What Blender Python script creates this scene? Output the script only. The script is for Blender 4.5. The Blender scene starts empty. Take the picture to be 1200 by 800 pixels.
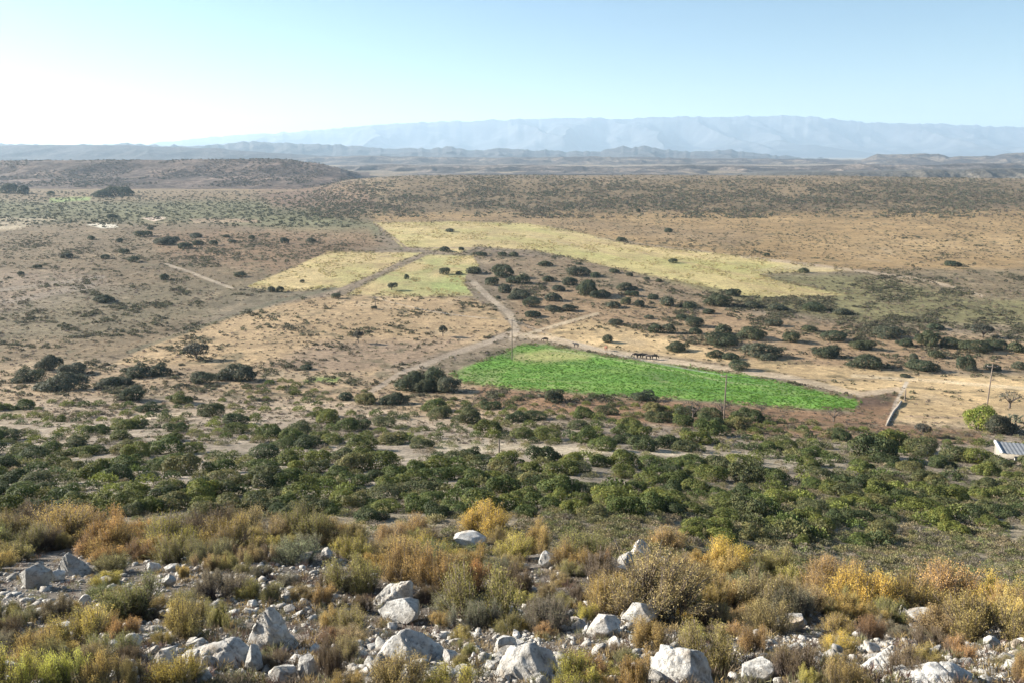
import bpy, math, random
import numpy as np
PI = math.pi
rng = np.random.default_rng(7)
random.seed(7)
scene = bpy.context.scene
C = scene.collection

# ------------------------------------------------------------------ camera frame
F = 942.0; PITCH = math.radians(13.1); CP = math.cos(PITCH); SP = math.sin(PITCH)
def su(px, py):
    """pixel (1200x800 photo) -> (X/Y, Z/Y)"""
    a = 400.0 - np.asarray(py, float); den = F*CP + a*SP
    return (np.asarray(px, float)-600.0)/den, (-F*SP + a*CP)/den
def proj(X, Y, Z):
    d = Y*CP - Z*SP
    return 600 + F*X/d, 400 - F*(Y*SP + Z*CP)/d

# ------------------------------------------------------------------ noise
_perm = np.random.default_rng(3).random((256, 256)).astype(np.float64)
def vnoise(x, y):
    xi = np.floor(x).astype(np.int64); yi = np.floor(y).astype(np.int64)
    fx = x-xi; fy = y-yi
    fx = fx*fx*(3-2*fx); fy = fy*fy*(3-2*fy)
    x0 = xi & 255; x1 = (xi+1) & 255; y0 = yi & 255; y1 = (yi+1) & 255
    a = _perm[x0, y0]; b = _perm[x1, y0]; c = _perm[x0, y1]; d = _perm[x1, y1]
    return (a*(1-fx)+b*fx)*(1-fy) + (c*(1-fx)+d*fx)*fy
def fbm(x, y, oct=4, seed=0.0):
    s = 0; amp = 0.5; tot = 0
    for o in range(oct):
        s = s + amp*vnoise(x*2**o + 17.3*o + seed*31.7, y*2**o + 9.1*o + seed*13.3); tot += amp; amp *= 0.5
    return s/tot*2-1            # about -1..1
def sstep(a, b, x):
    t = np.clip((x-a)/(b-a), 0, 1); return t*t*(3-2*t)

# ------------------------------------------------------------------ terrain height
def zt(Y, py): return (Y, float(su(600, py)[1])*Y)
far = [(255, -59.2), (320, -60.4), (430, -61.0), (600, -61.5), (870, -62.0), (1300, -62), (40000, -62)]
TL = [(-300, 60), (-40, 8), (-8, -.4), (0, -1.75), (3, -3.1), zt(7, 800), zt(10.5, 722), zt(15.5, 664), zt(19.5, 634), (24, -13.4), (35, -19.2),
      zt(50, 598), zt(68, 560), zt(100, 520), zt(145, 480), zt(200, 440)] + far
TM = [(-300, 60), (-40, 8), (-8, -.4), (0, -1.75), (3, -3.1), zt(7, 800), zt(10.5, 724), zt(15, 672), zt(18, 645), (23, -13.4), (34, -19.2),
      zt(48, 603), zt(70, 560), zt(102, 520), zt(148, 480), zt(202, 440)] + far
TR = [(-300, 60), (-40, 8), (-8, -.4), (0, -1.75), (3, -3.1), zt(7, 800), zt(11, 742), zt(13.5, 722), (17.5, -12.6), (26, -18.2),
      zt(38, 690), zt(50, 650), zt(66, 605), zt(88, 560), zt(118, 520), zt(155, 480), zt(205, 440)] + far
_lg = np.linspace(0, 1, 1600)
_Yt = np.concatenate([1-np.exp(np.linspace(math.log(301), 0, 860, endpoint=False)), np.exp(np.linspace(0, math.log(40001), 1600))-1])
def _prof(T):
    T = np.array(T); z = np.interp(_Yt, T[:, 0], T[:, 1])
    k = np.exp(-np.linspace(-2, 2, 31)**2); k /= k.sum()
    zz = np.convolve(np.pad(z, 15, mode='edge'), k, 'valid')
    return zz
PL, PM, PR = _prof(TL), _prof(TM), _prof(TR)
def H(X, Y):
    X = np.asarray(X, float); Y = np.asarray(Y, float)
    u = X/np.maximum(Y, 8)/0.637
    u = np.clip(u, -1.25, 1.25)
    zl = np.interp(Y, _Yt, PL); zm = np.interp(Y, _Yt, PM); zr = np.interp(Y, _Yt, PR)
    wl = sstep(0, 1, -u); wr = sstep(0.1, 1.05, u)
    z = zm*(1-wl-wr) + zl*wl + zr*wr
    uu = X/np.maximum(Y, 8)
    wig = 60*np.sin(X/260.0)
    rise = sstep(860, 1430, Y+wig)*(1-sstep(1600, 2300, Y))*sstep(-.27, -.12, uu)*(1-.35*sstep(.35, .68, uu))
    z = z + 20.5*rise*(1+.09*fbm(X/170, Y/170, 3, 2)) - 26*sstep(1650, 2500, Y)*(1-sstep(2600, 4200, Y))*sstep(-.3, -.1, uu)
    near = 1-sstep(20, 45, Y)
    z = z + near*sstep(1, 6, np.abs(Y)+np.abs(X))*(0.30*fbm(X/3.1, Y/3.1, 4, 5))
    z = z + sstep(30, 60, Y)*(1-sstep(800, 1500, Y))*(0.9*fbm(X/28, Y/28, 3, 1))*(1-.55*sstep(170, 260, Y))
    z = z + sstep(900, 2500, Y)*2.0*fbm(X/220, Y/220, 3, 9)
    return z

# visible depth lookup: for pixel -> Y on the ground
_us = np.linspace(-1.2, 1.2, 620)
_Ys = np.exp(np.linspace(math.log(4.5), math.log(30000), 2600))
_UU, _YY = np.meshgrid(_us, _Ys, indexing='ij')
_S = H(_UU*_YY, _YY)/_YY
_Smax = np.maximum.accumulate(_S, axis=1)
def ground_at(px, py):
    u, s = su(px, py)
    u = np.atleast_1d(u); s = np.atleast_1d(s)
    ui = np.clip(np.round((u-_us[0])/(_us[1]-_us[0])).astype(int), 0, len(_us)-1)
    out = np.empty(len(u))
    for k in range(len(u)):
        j = np.searchsorted(_Smax[ui[k]], s[k])
        out[k] = _Ys[min(j, len(_Ys)-1)]
    X = u*out
    return X, out, H(X, out)
def g1(px, py):
    X, Y, Z = ground_at([px], [py]); return float(X[0]), float(Y[0]), float(Z[0])
def pxm(Y, Z): return F/(Y*CP-Z*SP)      # pixels per metre there

# ------------------------------------------------------------------ mesh helpers
def mesh_from(name, V, faces=None, quads=None, tris=None, col=None, smooth=False):
    me = bpy.data.meshes.new(name)
    V = np.asarray(V, np.float32).reshape(-1, 3)
    loops = []; starts = []; n = 0
    if quads is not None and len(quads):
        q = np.asarray(quads, np.int32).reshape(-1, 4); loops.append(q.ravel()); starts.append(np.arange(len(q))*4+n); n += q.size
    if tris is not None and len(tris):
        t = np.asarray(tris, np.int32).reshape(-1, 3); loops.append(t.ravel()); starts.append(np.arange(len(t))*3+n); n += t.size
    L = np.concatenate(loops).astype(np.int32); S = np.concatenate(starts).astype(np.int32)
    me.vertices.add(len(V)); me.vertices.foreach_set('co', V.ravel())
    me.loops.add(len(L)); me.loops.foreach_set('vertex_index', L)
    me.polygons.add(len(S)); me.polygons.foreach_set('loop_start', S)
    me.update(calc_edges=True)
    if smooth: me.polygons.foreach_set('use_smooth', np.ones(len(S), bool))
    if col is not None:
        col = np.asarray(col, np.float32)
        if col.shape[1] == 3: col = np.concatenate([col, np.ones((len(col), 1), np.float32)], 1)
        a = me.color_attributes.new('col', 'FLOAT_COLOR', 'POINT'); a.data.foreach_set('color', col.ravel())
    me.validate()
    return me
def link(name, me, m=None, parent=None, **props):
    o = bpy.data.objects.new(name, me); C.objects.link(o)
    if m is not None and me is not None and not me.materials: me.materials.append(m)
    if parent is not None: o.parent = parent
    for k, v in props.items(): o[k] = v
    return o
def unit(v): return v/np.maximum(np.linalg.norm(v, axis=-1, keepdims=True), 1e-9)
def leaf_quads(c, d, w, L, col, r=None, nrm=None):
    """diamond leaves: centres c, long axis d, width w, length L"""
    r = r or rng
    n = len(c); d = unit(d)
    if nrm is not None: b = unit(np.cross(nrm, d)); d = unit(np.cross(b, nrm))
    else: b = unit(np.cross(d, r.normal(size=(n, 3))))
    L = np.broadcast_to(np.asarray(L, float), (n,))[:, None]; w = np.broadcast_to(np.asarray(w, float), (n,))[:, None]
    V = np.stack([c-d*L/2, c+b*w/2, c+d*L/2, c-b*w/2], 1).reshape(-1, 3)
    Q = np.arange(4*n).reshape(n, 4)
    return V, Q, np.repeat(col, 4, 0)
class Acc:
    def __init__(s): s.V = []; s.Q = []; s.T = []; s.Cc = []; s.n = 0
    def add(s, V, Q=None, T=None, col=None):
        V = np.asarray(V, float).reshape(-1, 3)
        if Q is not None: s.Q.append(np.asarray(Q)+s.n)
        if T is not None: s.T.append(np.asarray(T)+s.n)
        s.V.append(V); s.n += len(V)
        s.Cc.append(np.ones((len(V), 3)) if col is None else (np.broadcast_to(np.asarray(col, float), (len(V), 3))))
    def tube(s, pts, rad, n=5, col=None):
        pts = np.asarray(pts, float); rad = np.asarray(rad, float); k = len(pts)
        t = np.gradient(pts, axis=0); t = unit(t)
        ref = np.array([.31, .95, .1]); a = unit(np.cross(t, ref)); b = np.cross(t, a)
        an = np.arange(n)/n*2*PI
        V = pts[:, None]+rad[:, None, None]*(np.cos(an)[None, :, None]*a[:, None]+np.sin(an)[None, :, None]*b[:, None])
        i, j = np.meshgrid(np.arange(k-1), np.arange(n), indexing='ij'); j2 = (j+1) % n
        Q = np.stack([i*n+j, i*n+j2, (i+1)*n+j2, (i+1)*n+j], -1).reshape(-1, 4)
        V = V.reshape(-1, 3)
        s.add(V, Q=Q, col=col)
        top = np.stack([np.arange(n-2)*0+(k-1)*n, np.arange(1, n-1)+(k-1)*n, np.arange(2, n)+(k-1)*n], -1)
        s.T.append(top+s.n-len(V))
    def box(s, x0, x1, y0, y1, z0, z1, col=None):
        V = [(x0,y0,z0),(x1,y0,z0),(x1,y1,z0),(x0,y1,z0),(x0,y0,z1),(x1,y0,z1),(x1,y1,z1),(x0,y1,z1)]
        s.add(V, Q=[(3,2,1,0),(4,5,6,7),(0,1,5,4),(1,2,6,5),(2,3,7,6),(3,0,4,7)], col=col)
    def mesh(s, name, smooth=False):
        return mesh_from(name, np.concatenate(s.V), quads=np.concatenate(s.Q) if s.Q else None,
                         tris=np.concatenate(s.T) if s.T else None, col=np.concatenate(s.Cc), smooth=smooth)

# ------------------------------------------------------------------ materials
def newmat(name):
    m = bpy.data.materials.new(name); m.use_nodes = True; nt = m.node_tree
    for n in list(nt.nodes): nt.nodes.remove(n)
    out = nt.nodes.new('ShaderNodeOutputMaterial'); return m, nt, out
def N(nt, t, **kw):
    n = nt.nodes.new(t)
    for k, v in kw.items():
        if k.startswith('i_'):
            n.inputs[int(k[2:]) if k[2:].isdigit() else k[2:]].default_value = v
        else: setattr(n, k, v)
    return n
def mat_leaf(name, trans=.3):
    m, nt, out = newmat(name)
    at = N(nt, 'ShaderNodeAttribute', attribute_name='col'); oi = N(nt, 'ShaderNodeObjectInfo')
    mx = N(nt, 'ShaderNodeMix', data_type='RGBA', blend_type='MULTIPLY'); mx.inputs[0].default_value = 1
    nt.links.new(at.outputs['Color'], mx.inputs[6]); nt.links.new(oi.outputs['Color'], mx.inputs[7])
    p = N(nt, 'ShaderNodeBsdfPrincipled'); p.inputs['Roughness'].default_value = .7; p.inputs['Specular IOR Level'].default_value = .25
    tr = N(nt, 'ShaderNodeBsdfTranslucent')
    nt.links.new(mx.outputs[2], p.inputs['Base Color']); nt.links.new(mx.outputs[2], tr.inputs['Color'])
    ms = N(nt, 'ShaderNodeMixShader'); ms.inputs[0].default_value = trans
    nt.links.new(p.outputs[0], ms.inputs[1]); nt.links.new(tr.outputs[0], ms.inputs[2]); nt.links.new(ms.outputs[0], out.inputs['Surface'])
    return m
def mat_plain(name, rgb, rough=.8, nscale=0, namt=.3, bump=0):
    m, nt, out = newmat(name)
    p = N(nt, 'ShaderNodeBsdfPrincipled'); p.inputs['Roughness'].default_value = rough; p.inputs['Base Color'].default_value = (*rgb, 1)
    nt.links.new(p.outputs[0], out.inputs['Surface'])
    if nscale:
        tc = N(nt, 'ShaderNodeTexCoord'); no = N(nt, 'ShaderNodeTexNoise'); no.inputs['Scale'].default_value = nscale; no.inputs['Detail'].default_value = 6
        nt.links.new(tc.outputs['Object'], no.inputs['Vector'])
        r = N(nt, 'ShaderNodeMapRange'); r.inputs[1].default_value = .3; r.inputs[2].default_value = .7; r.inputs[3].default_value = 1-namt; r.inputs[4].default_value = 1+namt
        nt.links.new(no.outputs[0], r.inputs[0])
        v = N(nt, 'ShaderNodeVectorMath', operation='SCALE'); v.inputs[0].default_value = rgb
        nt.links.new(r.outputs[0], v.inputs['Scale']); nt.links.new(v.outputs[0], p.inputs['Base Color'])
        if bump:
            b = N(nt, 'ShaderNodeBump'); b.inputs['Strength'].default_value = bump; b.inputs['Distance'].default_value = .03
            nt.links.new(no.outputs[0], b.inputs['Height']); nt.links.new(b.outputs[0], p.inputs['Normal'])
    return m
def mat_ground(name, specs=((.04, .16), (.35, .2), (1.1, .3), (3.5, .35), (14, .35)), bump=.6, bdist=.25, streak=False):
    m, nt, out = newmat(name)
    at = N(nt, 'ShaderNodeAttribute', attribute_name='col')
    geo = N(nt, 'ShaderNodeNewGeometry')
    p = N(nt, 'ShaderNodeBsdfPrincipled'); p.inputs['Roughness'].default_value = .95; p.inputs['Specular IOR Level'].default_value = .15
    cur = at.outputs['Color']; last = None
    for sc, am in specs:
        no = N(nt, 'ShaderNodeTexNoise'); no.inputs['Scale'].default_value = sc; no.inputs['Detail'].default_value = 4; no.inputs['Roughness'].default_value = .65
        nt.links.new(geo.outputs['Position'], no.inputs['Vector'])
        r = N(nt, 'ShaderNodeMapRange'); r.inputs[1].default_value = .32; r.inputs[2].default_value = .68; r.inputs[3].default_value = 1-am; r.inputs[4].default_value = 1+am
        nt.links.new(no.outputs[0], r.inputs[0])
        v = N(nt, 'ShaderNodeVectorMath', operation='SCALE'); nt.links.new(cur, v.inputs[0]); nt.links.new(r.outputs[0], v.inputs['Scale']); cur = v.outputs[0]; last = no
    b = N(nt, 'ShaderNodeBump'); b.inputs['Strength'].default_value = bump; b.inputs['Distance'].default_value = bdist
    nt.links.new(last.outputs[0], b.inputs['Height']); nt.links.new(b.outputs[0], p.inputs['Normal'])
    nt.links.new(cur, p.inputs['Base Color']); nt.links.new(p.outputs[0], out.inputs['Surface'])
    return m
def mat_rock(name):
    m, nt, out = newmat(name)
    tc = N(nt, 'ShaderNodeTexCoord'); oi = N(nt, 'ShaderNodeObjectInfo'); geo = N(nt, 'ShaderNodeNewGeometry')
    p = N(nt, 'ShaderNodeBsdfPrincipled'); p.inputs['Roughness'].default_value = .85; p.inputs['Specular IOR Level'].default_value = .3
    def noise(sc, det=6, ro=.6):
        n = N(nt, 'ShaderNodeTexNoise'); n.inputs['Scale'].default_value = sc; n.inputs['Detail'].default_value = det; n.inputs['Roughness'].default_value = ro
        nt.links.new(geo.outputs['Position'], n.inputs['Vector']); return n
    def ramp(src, stops):
        r = N(nt, 'ShaderNodeValToRGB'); e = r.color_ramp.elements
        e[0].position, e[0].color = stops[0]; e[1].position, e[1].color = stops[1]
        for s in stops[2:]:
            x = e.new(s[0]); x.color = s[1]
        nt.links.new(src, r.inputs[0]); return r
    n1 = noise(3.0, 8, .65); n2 = noise(14, 8, .7); n3 = noise(1.3, 4)
    base = ramp(n1.outputs[0], [(.30, (.30, .27, .23, 1)), (.45, (.53, .505, .465, 1)), (.62, (.71, .69, .65, 1))])
    lich = ramp(n2.outputs[0], [(.50, (1, 1, 1, 1)), (.66, (.42, .41, .40, 1))])
    mx = N(nt, 'ShaderNodeMix', data_type='RGBA', blend_type='MULTIPLY'); mx.inputs[0].default_value = .95
    nt.links.new(base.outputs[0], mx.inputs[6]); nt.links.new(lich.outputs[0], mx.inputs[7])
    st = ramp(n3.outputs[0], [(.55, (1, 1, 1, 1)), (.72, (.95, .74, .52, 1))])
    m2 = N(nt, 'ShaderNodeMix', data_type='RGBA', blend_type='MULTIPLY'); m2.inputs[0].default_value = .7
    nt.links.new(mx.outputs[2], m2.inputs[6]); nt.links.new(st.outputs[0], m2.inputs[7])
    m3 = N(nt, 'ShaderNodeMix', data_type='RGBA', blend_type='MULTIPLY'); m3.inputs[0].default_value = 1
    nt.links.new(m2.outputs[2], m3.inputs[6]); nt.links.new(oi.outputs['Color'], m3.inputs[7])
    nt.links.new(m3.outputs[2], p.inputs['Base Color'])
    ad = N(nt, 'ShaderNodeMath', operation='ADD'); nt.links.new(n1.outputs[0], ad.inputs[0]); nt.links.new(n2.outputs[0], ad.inputs[1])
    b = N(nt, 'ShaderNodeBump'); b.inputs['Strength'].default_value = .9; b.inputs['Distance'].default_value = .07
    nt.links.new(ad.outputs[0], b.inputs['Height']); nt.links.new(b.outputs[0], p.inputs['Normal'])
    nt.links.new(p.outputs[0], out.inputs['Surface'])
    return m
M_leaf = mat_leaf('leaf', .28); M_wood = mat_plain('wood', (.16, .125, .10), .9, 12, .3)
M_trunk = mat_plain('trunk', (.13, .105, .085), .9, 6, .3)
M_ground = mat_ground('ground'); M_rock = mat_rock('rock')
M_hill = mat_ground('hillside', specs=((.004, .3), (.02, .4), (.07, .55), (.22, .5)), bump=.8, bdist=6)
M_mount = mat_ground('mountainside', specs=((.0006, .2), (.004, .3)), bump=.5, bdist=60)

# ------------------------------------------------------------------ zone painting (ground colours by place)
def inpoly(px, py, poly, soft=2.0):
    """signed distance based soft mask in map units"""
    P = np.array(poly, float); n = len(P)
    x0, y0 = P.min(0)-soft*3; x1, y1 = P.max(0)+soft*3
    out = np.zeros(px.shape); sel = (px > x0) & (px < x1) & (py > y0) & (py < y1)
    X = px[sel]; Y = py[sel]
    if X.size == 0: return out
    ins = np.zeros(X.shape, bool); d2 = np.full(X.shape, 1e12)
    for i in range(n):
        ax, ay = P[i]; bx, by = P[(i+1) % n]
        c = ((ay > Y) != (by > Y)) & (X < (bx-ax)*(Y-ay)/((by-ay) if by != ay else 1e-9)+ax); ins ^= c
        dx, dy = bx-ax, by-ay; t = np.clip(((X-ax)*dx+(Y-ay)*dy)/(dx*dx+dy*dy+1e-9), 0, 1)
        d2 = np.minimum(d2, (X-ax-t*dx)**2+(Y-ay-t*dy)**2)
    sd = np.sqrt(d2)*np.where(ins, 1, -1)
    out[sel] = sstep(-soft, soft, sd); return out
def nearline(px, py, line, w, soft=1.0):
    P = np.array(line, float)
    x0, y0 = P.min(0)-w-soft*3; x1, y1 = P.max(0)+w+soft*3
    out = np.zeros(px.shape); sel = (px > x0) & (px < x1) & (py > y0) & (py < y1)
    X = px[sel]; Y = py[sel]
    if X.size == 0: return out
    d2 = np.full(X.shape, 1e12)
    for i in range(len(P)-1):
        ax, ay = P[i]; bx, by = P[i+1]; dx, dy = bx-ax, by-ay
        t = np.clip(((X-ax)*dx+(Y-ay)*dy)/(dx*dx+dy*dy+1e-9), 0, 1)
        d2 = np.minimum(d2, (X-ax-t*dx)**2+((Y-ay-t*dy)*1.6)**2)
    out[sel] = 1-sstep(w-soft, w+soft, np.sqrt(d2)); return out

FIELD_A = [(437, 261), (545, 260), (620, 262), (680, 273), (740, 287), (830, 296), (880, 302), (930, 309), (1000, 317), (960, 319), (890, 321), (905, 328), (950, 337),
           (992, 346), (930, 348), (875, 349), (855, 341), (800, 331), (740, 318), (680, 305), (625, 293), (595, 291), (560, 289), (540, 297), (500, 292), (470, 289), (455, 275)]
FIELD_B = [(290, 336), (340, 315), (385, 295), (495, 296), (470, 306), (435, 322), (400, 337), (330, 342)]
FIELD_C = [(407, 345), (440, 326), (480, 309), (500, 299), (555, 300), (562, 312), (547, 322), (545, 333), (556, 347), (480, 348)]
GREEN = [(528, 438), (560, 425), (592, 412), (612, 403), (640, 404), (700, 415), (765, 425), (870, 438), (925, 449), (965, 459), (1007, 470), (1000, 480), (930, 478), (860, 472),
         (800, 467), (700, 462), (600, 455), (545, 448)]
TRACKS = [([(556, 332), (575, 350), (597, 368), (604, 385), (600, 397)], 4.5, (.42, .34, .25)),
          ([(604, 388), (570, 402), (520, 418), (470, 437), (430, 462)], 4.5, (.36, .29, .22)),
          ([(600, 392), (640, 396), (700, 409), (770, 421), (860, 434), (930, 443), (1010, 462), (1050, 456)], 5, (.54, .42, .29)),
          ([(615, 392), (650, 382), (700, 368)], 3, (.50, .40, .27)),
          ([(195, 310), (225, 320), (255, 332), (272, 338)], 2.2, (.46, .37, .27)),
          ([(870, 301), (940, 309), (1010, 318), (1080, 328), (1125, 338), (1150, 347)], 2.5, (.48, .37, .26)),
          ([(700, 279), (830, 296)], 1.5, (.34, .27, .18)),
          ([(475, 291), (560, 291), (625, 300)], 1.6, (.27, .2, .15)),
          ([(440, 262), (478, 291)], 1.6, (.22, .16, .13)),
          ([(498, 298), (468, 308), (432, 325), (400, 340), (380, 347)], 1.8, (.30, .23, .16)),
          ([(620, 275), (700, 296)], 1.2, (.33, .27, .15)),
          ([(150, 412), (200, 396), (262, 374), (330, 352), (392, 338)], 3.2, (.12, .115, .07)),
          ([(0, 355), (110, 335)], 5, (.30, .24, .18)), ([(0, 340), (120, 325)], 3, (.28, .23, .17)),
          ([(1062, 448), (1050, 470), (1042, 492)], 2.6, (.48, .42, .35)),
          ([(1000, 440), (1100, 446), (1200, 455)], 3, (.6, .47, .30)),
          ([(1060, 487), (1130, 489)], 1.3, (.34, .24, .17))]
ZONES = [  # polygon, colour, softness, strength
    ([(-300, 205), (1500, 205), (1500, 262), (-300, 262)], (.21, .16, .105), 10, 1),
    ([(-300, 236), (300, 236), (445, 262), (440, 284), (250, 262), (-300, 264)], (.17, .17, .10), 5, .8),
    ([(430, 250), (1500, 245), (1500, 312), (1000, 318), (760, 290), (620, 262), (440, 258)], (.34, .245, .145), 5, 1),
    ([(960, 282), (1180, 276), (1220, 300), (1000, 305)], (.42, .31, .19), 8, .7),
    ([(300, 222), (420, 214), (445, 240), (320, 245)], (.2, .13, .10), 8, .6),
    ([(480, 262), (600, 250), (760, 262), (900, 275), (860, 292), (700, 270)], (.28, .21, .14), 6, .6),
    ([(-300, 262), (250, 262), (440, 284), (300, 335), (160, 420), (-300, 460)], (.20, .155, .105), 10, 1),
    ([(170, 272), (430, 268), (450, 285), (330, 320), (190, 300)], (.26, .18, .12), 8, .8),
    ([(-300, 322), (90, 318), (160, 340), (40, 365), (-300, 372)], (.28, .22, .165), 7, .9),
    ([(80, 335), (300, 330), (370, 345), (250, 372), (100, 395), (-100, 400)], (.18, .16, .11), 9, .5),
    ([(130, 425), (180, 402), (270, 372), (360, 350), (420, 345), (556, 350), (585, 364), (600, 385), (560, 402), (460, 425), (430, 442), (250, 435)], (.42, .315, .205), 2, 1),
    ([(380, 400), (560, 395), (470, 430), (400, 440), (300, 430)], (.30, .23, .175), 8, .75),
    ([(560, 295), (700, 305), (880, 345), (880, 420), (700, 395), (600, 365)], (.26, .20, .14), 5, 1),
    ([(600, 345), (700, 340), (900, 372), (1200, 400), (1500, 420), (1500, 440), (900, 430), (700, 400), (610, 390)], (.33, .24, .16), 7, .9),
    ([(680, 300), (900, 322), (1020, 322), (1150, 350), (1500, 350), (1500, 385), (1000, 378), (860, 352)], (.21, .19, .11), 5, 1),
    ([(1010, 318), (1500, 315), (1500, 350), (1150, 350), (1060, 332)], (.25, .20, .135), 6, .9),
    ([(620, 395), (690, 374), (740, 385), (860, 420), (1000, 430), (1060, 437), (1500, 450), (1500, 500), (1130, 506), (1050, 500), (1040, 475), (960, 447), (870, 430), (760, 413), (650, 400)], (.52, .395, .25), 4, 1),
    ([(-300, 425), (200, 428), (420, 440), (530, 440), (640, 462), (640, 500), (-300, 500)], (.34, .26, .18), 9, 1),
    ([(-300, 480), (1500, 500), (1500, 600), (-300, 600)], (.33, .275, .215), 12, .9),
    ([(560, 452), (640, 459), (800, 470), (1000, 484), (1008, 470), (1052, 455), (1045, 495), (1150, 505), (1150, 520), (900, 512), (700, 490), (560, 472)], (.25, .165, .11), 4, .95),
    ([(1000, 460), (1050, 456), (1040, 476), (1005, 476)], (.15, .105, .08), 3, .9),
    ([(500, 515), (640, 520), (800, 527), (1000, 540), (1060, 552), (900, 548), (760, 540), (620, 533), (500, 528)], (.50, .42, .31), 4, .85),
    ([(0, 470), (200, 462), (420, 470), (520, 495), (300, 498), (100, 492)], (.40, .33, .26), 6, .6),
    ([(800, 560), (1500, 540), (1500, 740), (900, 690), (-300, 640), (-300, 585)], (.22, .185, .13), 16, .9),
    ([(100, 265), (113, 262), (134, 263), (137, 266), (115, 268)], (.75, .68, .56), 1, 1),
    ([(166, 255), (185, 253), (196, 256), (180, 259)], (.62, .5, .4), 1, 1),
    ([(0, 256), (60, 254), (70, 257), (40, 262), (15, 270), (-40, 272)], (.45, .38, .28), 2, .8),
    ([(222, 257), (300, 257), (306, 261), (230, 262)], (.38, .29, .21), 1.5, .9),
    ([(60, 232), (105, 232), (103, 237), (60, 237)], (.26, .32, .14), 1.5, .9),
    ([(370, 440), (400, 441), (395, 447), (355, 446)], (.20, .26, .09), 2, .8),
]
def paint(X, Y, Z):
    px, py = proj(X, Y, Z)
    ok = Y > 3
    px = np.where(ok, px, 600); py = np.where(ok, py, 900)
    dw = 0.0065*Y + .2      # warp so borders are irregular
    j1 = fbm(X/dw/7+3, Y/dw/14, 3, 11); j2 = fbm(X/dw/7, Y/dw/14+7, 3, 12)
    qx = px + 5*j1; qy = py + 2.2*j2
    col = np.zeros(X.shape+(3,)); col[:] = (.24, .195, .145)
    fg = (1-sstep(22, 34, Y))[..., None]
    for poly, c, s, k in ZONES:
        w = (inpoly(qx, qy, poly, s)*k)[..., None]
        col = col*(1-w) + np.array(c)*w
    # patchiness of scrub and bare sand, larger features further off
    def mixto(c, w):
        nonlocal col
        w = np.clip(w, 0, 1)[..., None]; col = col*(1-w)+np.array(c)*w
    n1 = fbm(X/9, Y/16, 4, 21); n2 = fbm(X/34, Y/60, 4, 22); n3 = fbm(X/2.4, Y/4, 3, 23); n4 = fbm(X/110, Y/240, 4, 24)
    mid = sstep(40, 90, Y)
    col = col*(1 + mid*(.20*n1 + .26*n2 + .22*n3 + .15*n4))[..., None]
    mixto((.13, .115, .075), mid*sstep(.12, .5, .5*n1+.7*fbm(X/4.5, Y/4.5, 4, 28))*.7*(1-sstep(900, 1500, Y)))
    mixto((.47, .38, .27), mid*sstep(.25, .7, -n1)*.40*(1-sstep(500, 900, Y)))
    rise = sstep(900, 1300, Y)
    mixto((.32, .24, .16), rise*sstep(.1, .5, fbm(X/60, Y/200, 3, 31))*.45)
    lum = col.mean(-1, keepdims=True); sat = (1+.27*sstep(60, 150, Y))[..., None]; col = (lum+(col-lum)*sat)*(1-.14*sstep(50, 90, Y))[..., None]
    # fields
    ex = px + 1.2*j1; ey = py + .6*j2
    wa = inpoly(ex+2*j2, ey+.5*n3, FIELD_A, 1.6)*(.93-.25*sstep(.3, .7, n1))
    fn = fbm(X/30, Y/90, 4, 41); fine = fbm(X/4, Y/9, 3, 42)
    pr = X*.945+Y*.325; ql = Y*.945-X*.325; row = fbm(pr/7, ql/160, 4, 47); row2 = fbm(pr/28, ql/260, 3, 48)
    ya = np.array([.49, .38, .18])*(1 + .28*fn + .18*fine)[..., None]
    gz = sstep(0.0, .6, fbm(X/60, Y/50, 3, 43))*.45
    gz = np.maximum(gz, inpoly(px, py, [(760, 300), (890, 308), (940, 313), (890, 321), (800, 318), (700, 300)], 5)*.75)
    gz = gz*(1-inpoly(px, py, [(600, 285), (800, 322), (985, 346), (870, 348), (640, 292)], 4)*.8)
    ya = ya*(1-gz[..., None]) + np.array([.36, .34, .12])*gz[..., None]
    t1 = (sstep(.05, .5, row)*.55)[..., None]; ya = ya*(1-t1)+np.array([.40, .29, .15])*t1
    t1 = (sstep(.0, .5, row2)*.5)[..., None]; ya = ya*(1-t1)+np.array([.36, .35, .12])*t1
    bare = inpoly(px, py, [(880, 318), (1000, 316), (930, 309)], 3)*.6
    ya = ya*(1-bare[..., None])+np.array([.5, .4, .24])*bare[..., None]
    col = col*(1-wa[..., None])+ya*wa[..., None]
    for fld, extra in ((FIELD_B, 0), (FIELD_C, 1)):
        w = inpoly(ex+2*j2, ey+.5*n3, fld, 1.4)*(.93-.25*sstep(.3, .7, n1))
        yb = np.array([.49, .375, .18])*(1 + .16*fn + .16*fine)[..., None]
        gb = sstep(-.1, .5, fbm(X/22, Y/30, 3, 44))*.45
        if extra:
            gb = np.maximum(gb, inpoly(px+6*j1, py+3*j2, [(500, 330), (535, 322), (556, 340), (552, 347), (505, 345)], 7)*.7)
            yb = yb*(1-gb[..., None])+np.array([.24, .33, .10])*gb[..., None]
        else: yb = yb*(1-gb[..., None])+np.array([.38, .37, .13])*gb[..., None]
        t1 = (sstep(.05, .5, fbm((X*.6+Y*.8)/6, (Y*.6-X*.8)/90, 4, 49+extra))*.5)[..., None]; yb = yb*(1-t1)+np.array([.40, .28, .14])*t1
        col = col*(1-w[..., None])+yb*w[..., None]
    for line, wd, c in TRACKS:
        w = nearline(px+1.5*j1, py+.8*j2, line, wd, 1.2)*.85
        mixto(c, w*(.75+.25*fine))
    wg = inpoly(ex+3*j2+4*n3, ey+1.2*n3, GREEN, 2.6)*(.95-.3*sstep(.2, .6, n1))
    gr = np.array([.115, .24, .035])*(1+.2*fn+.2*fine)[..., None]
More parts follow.
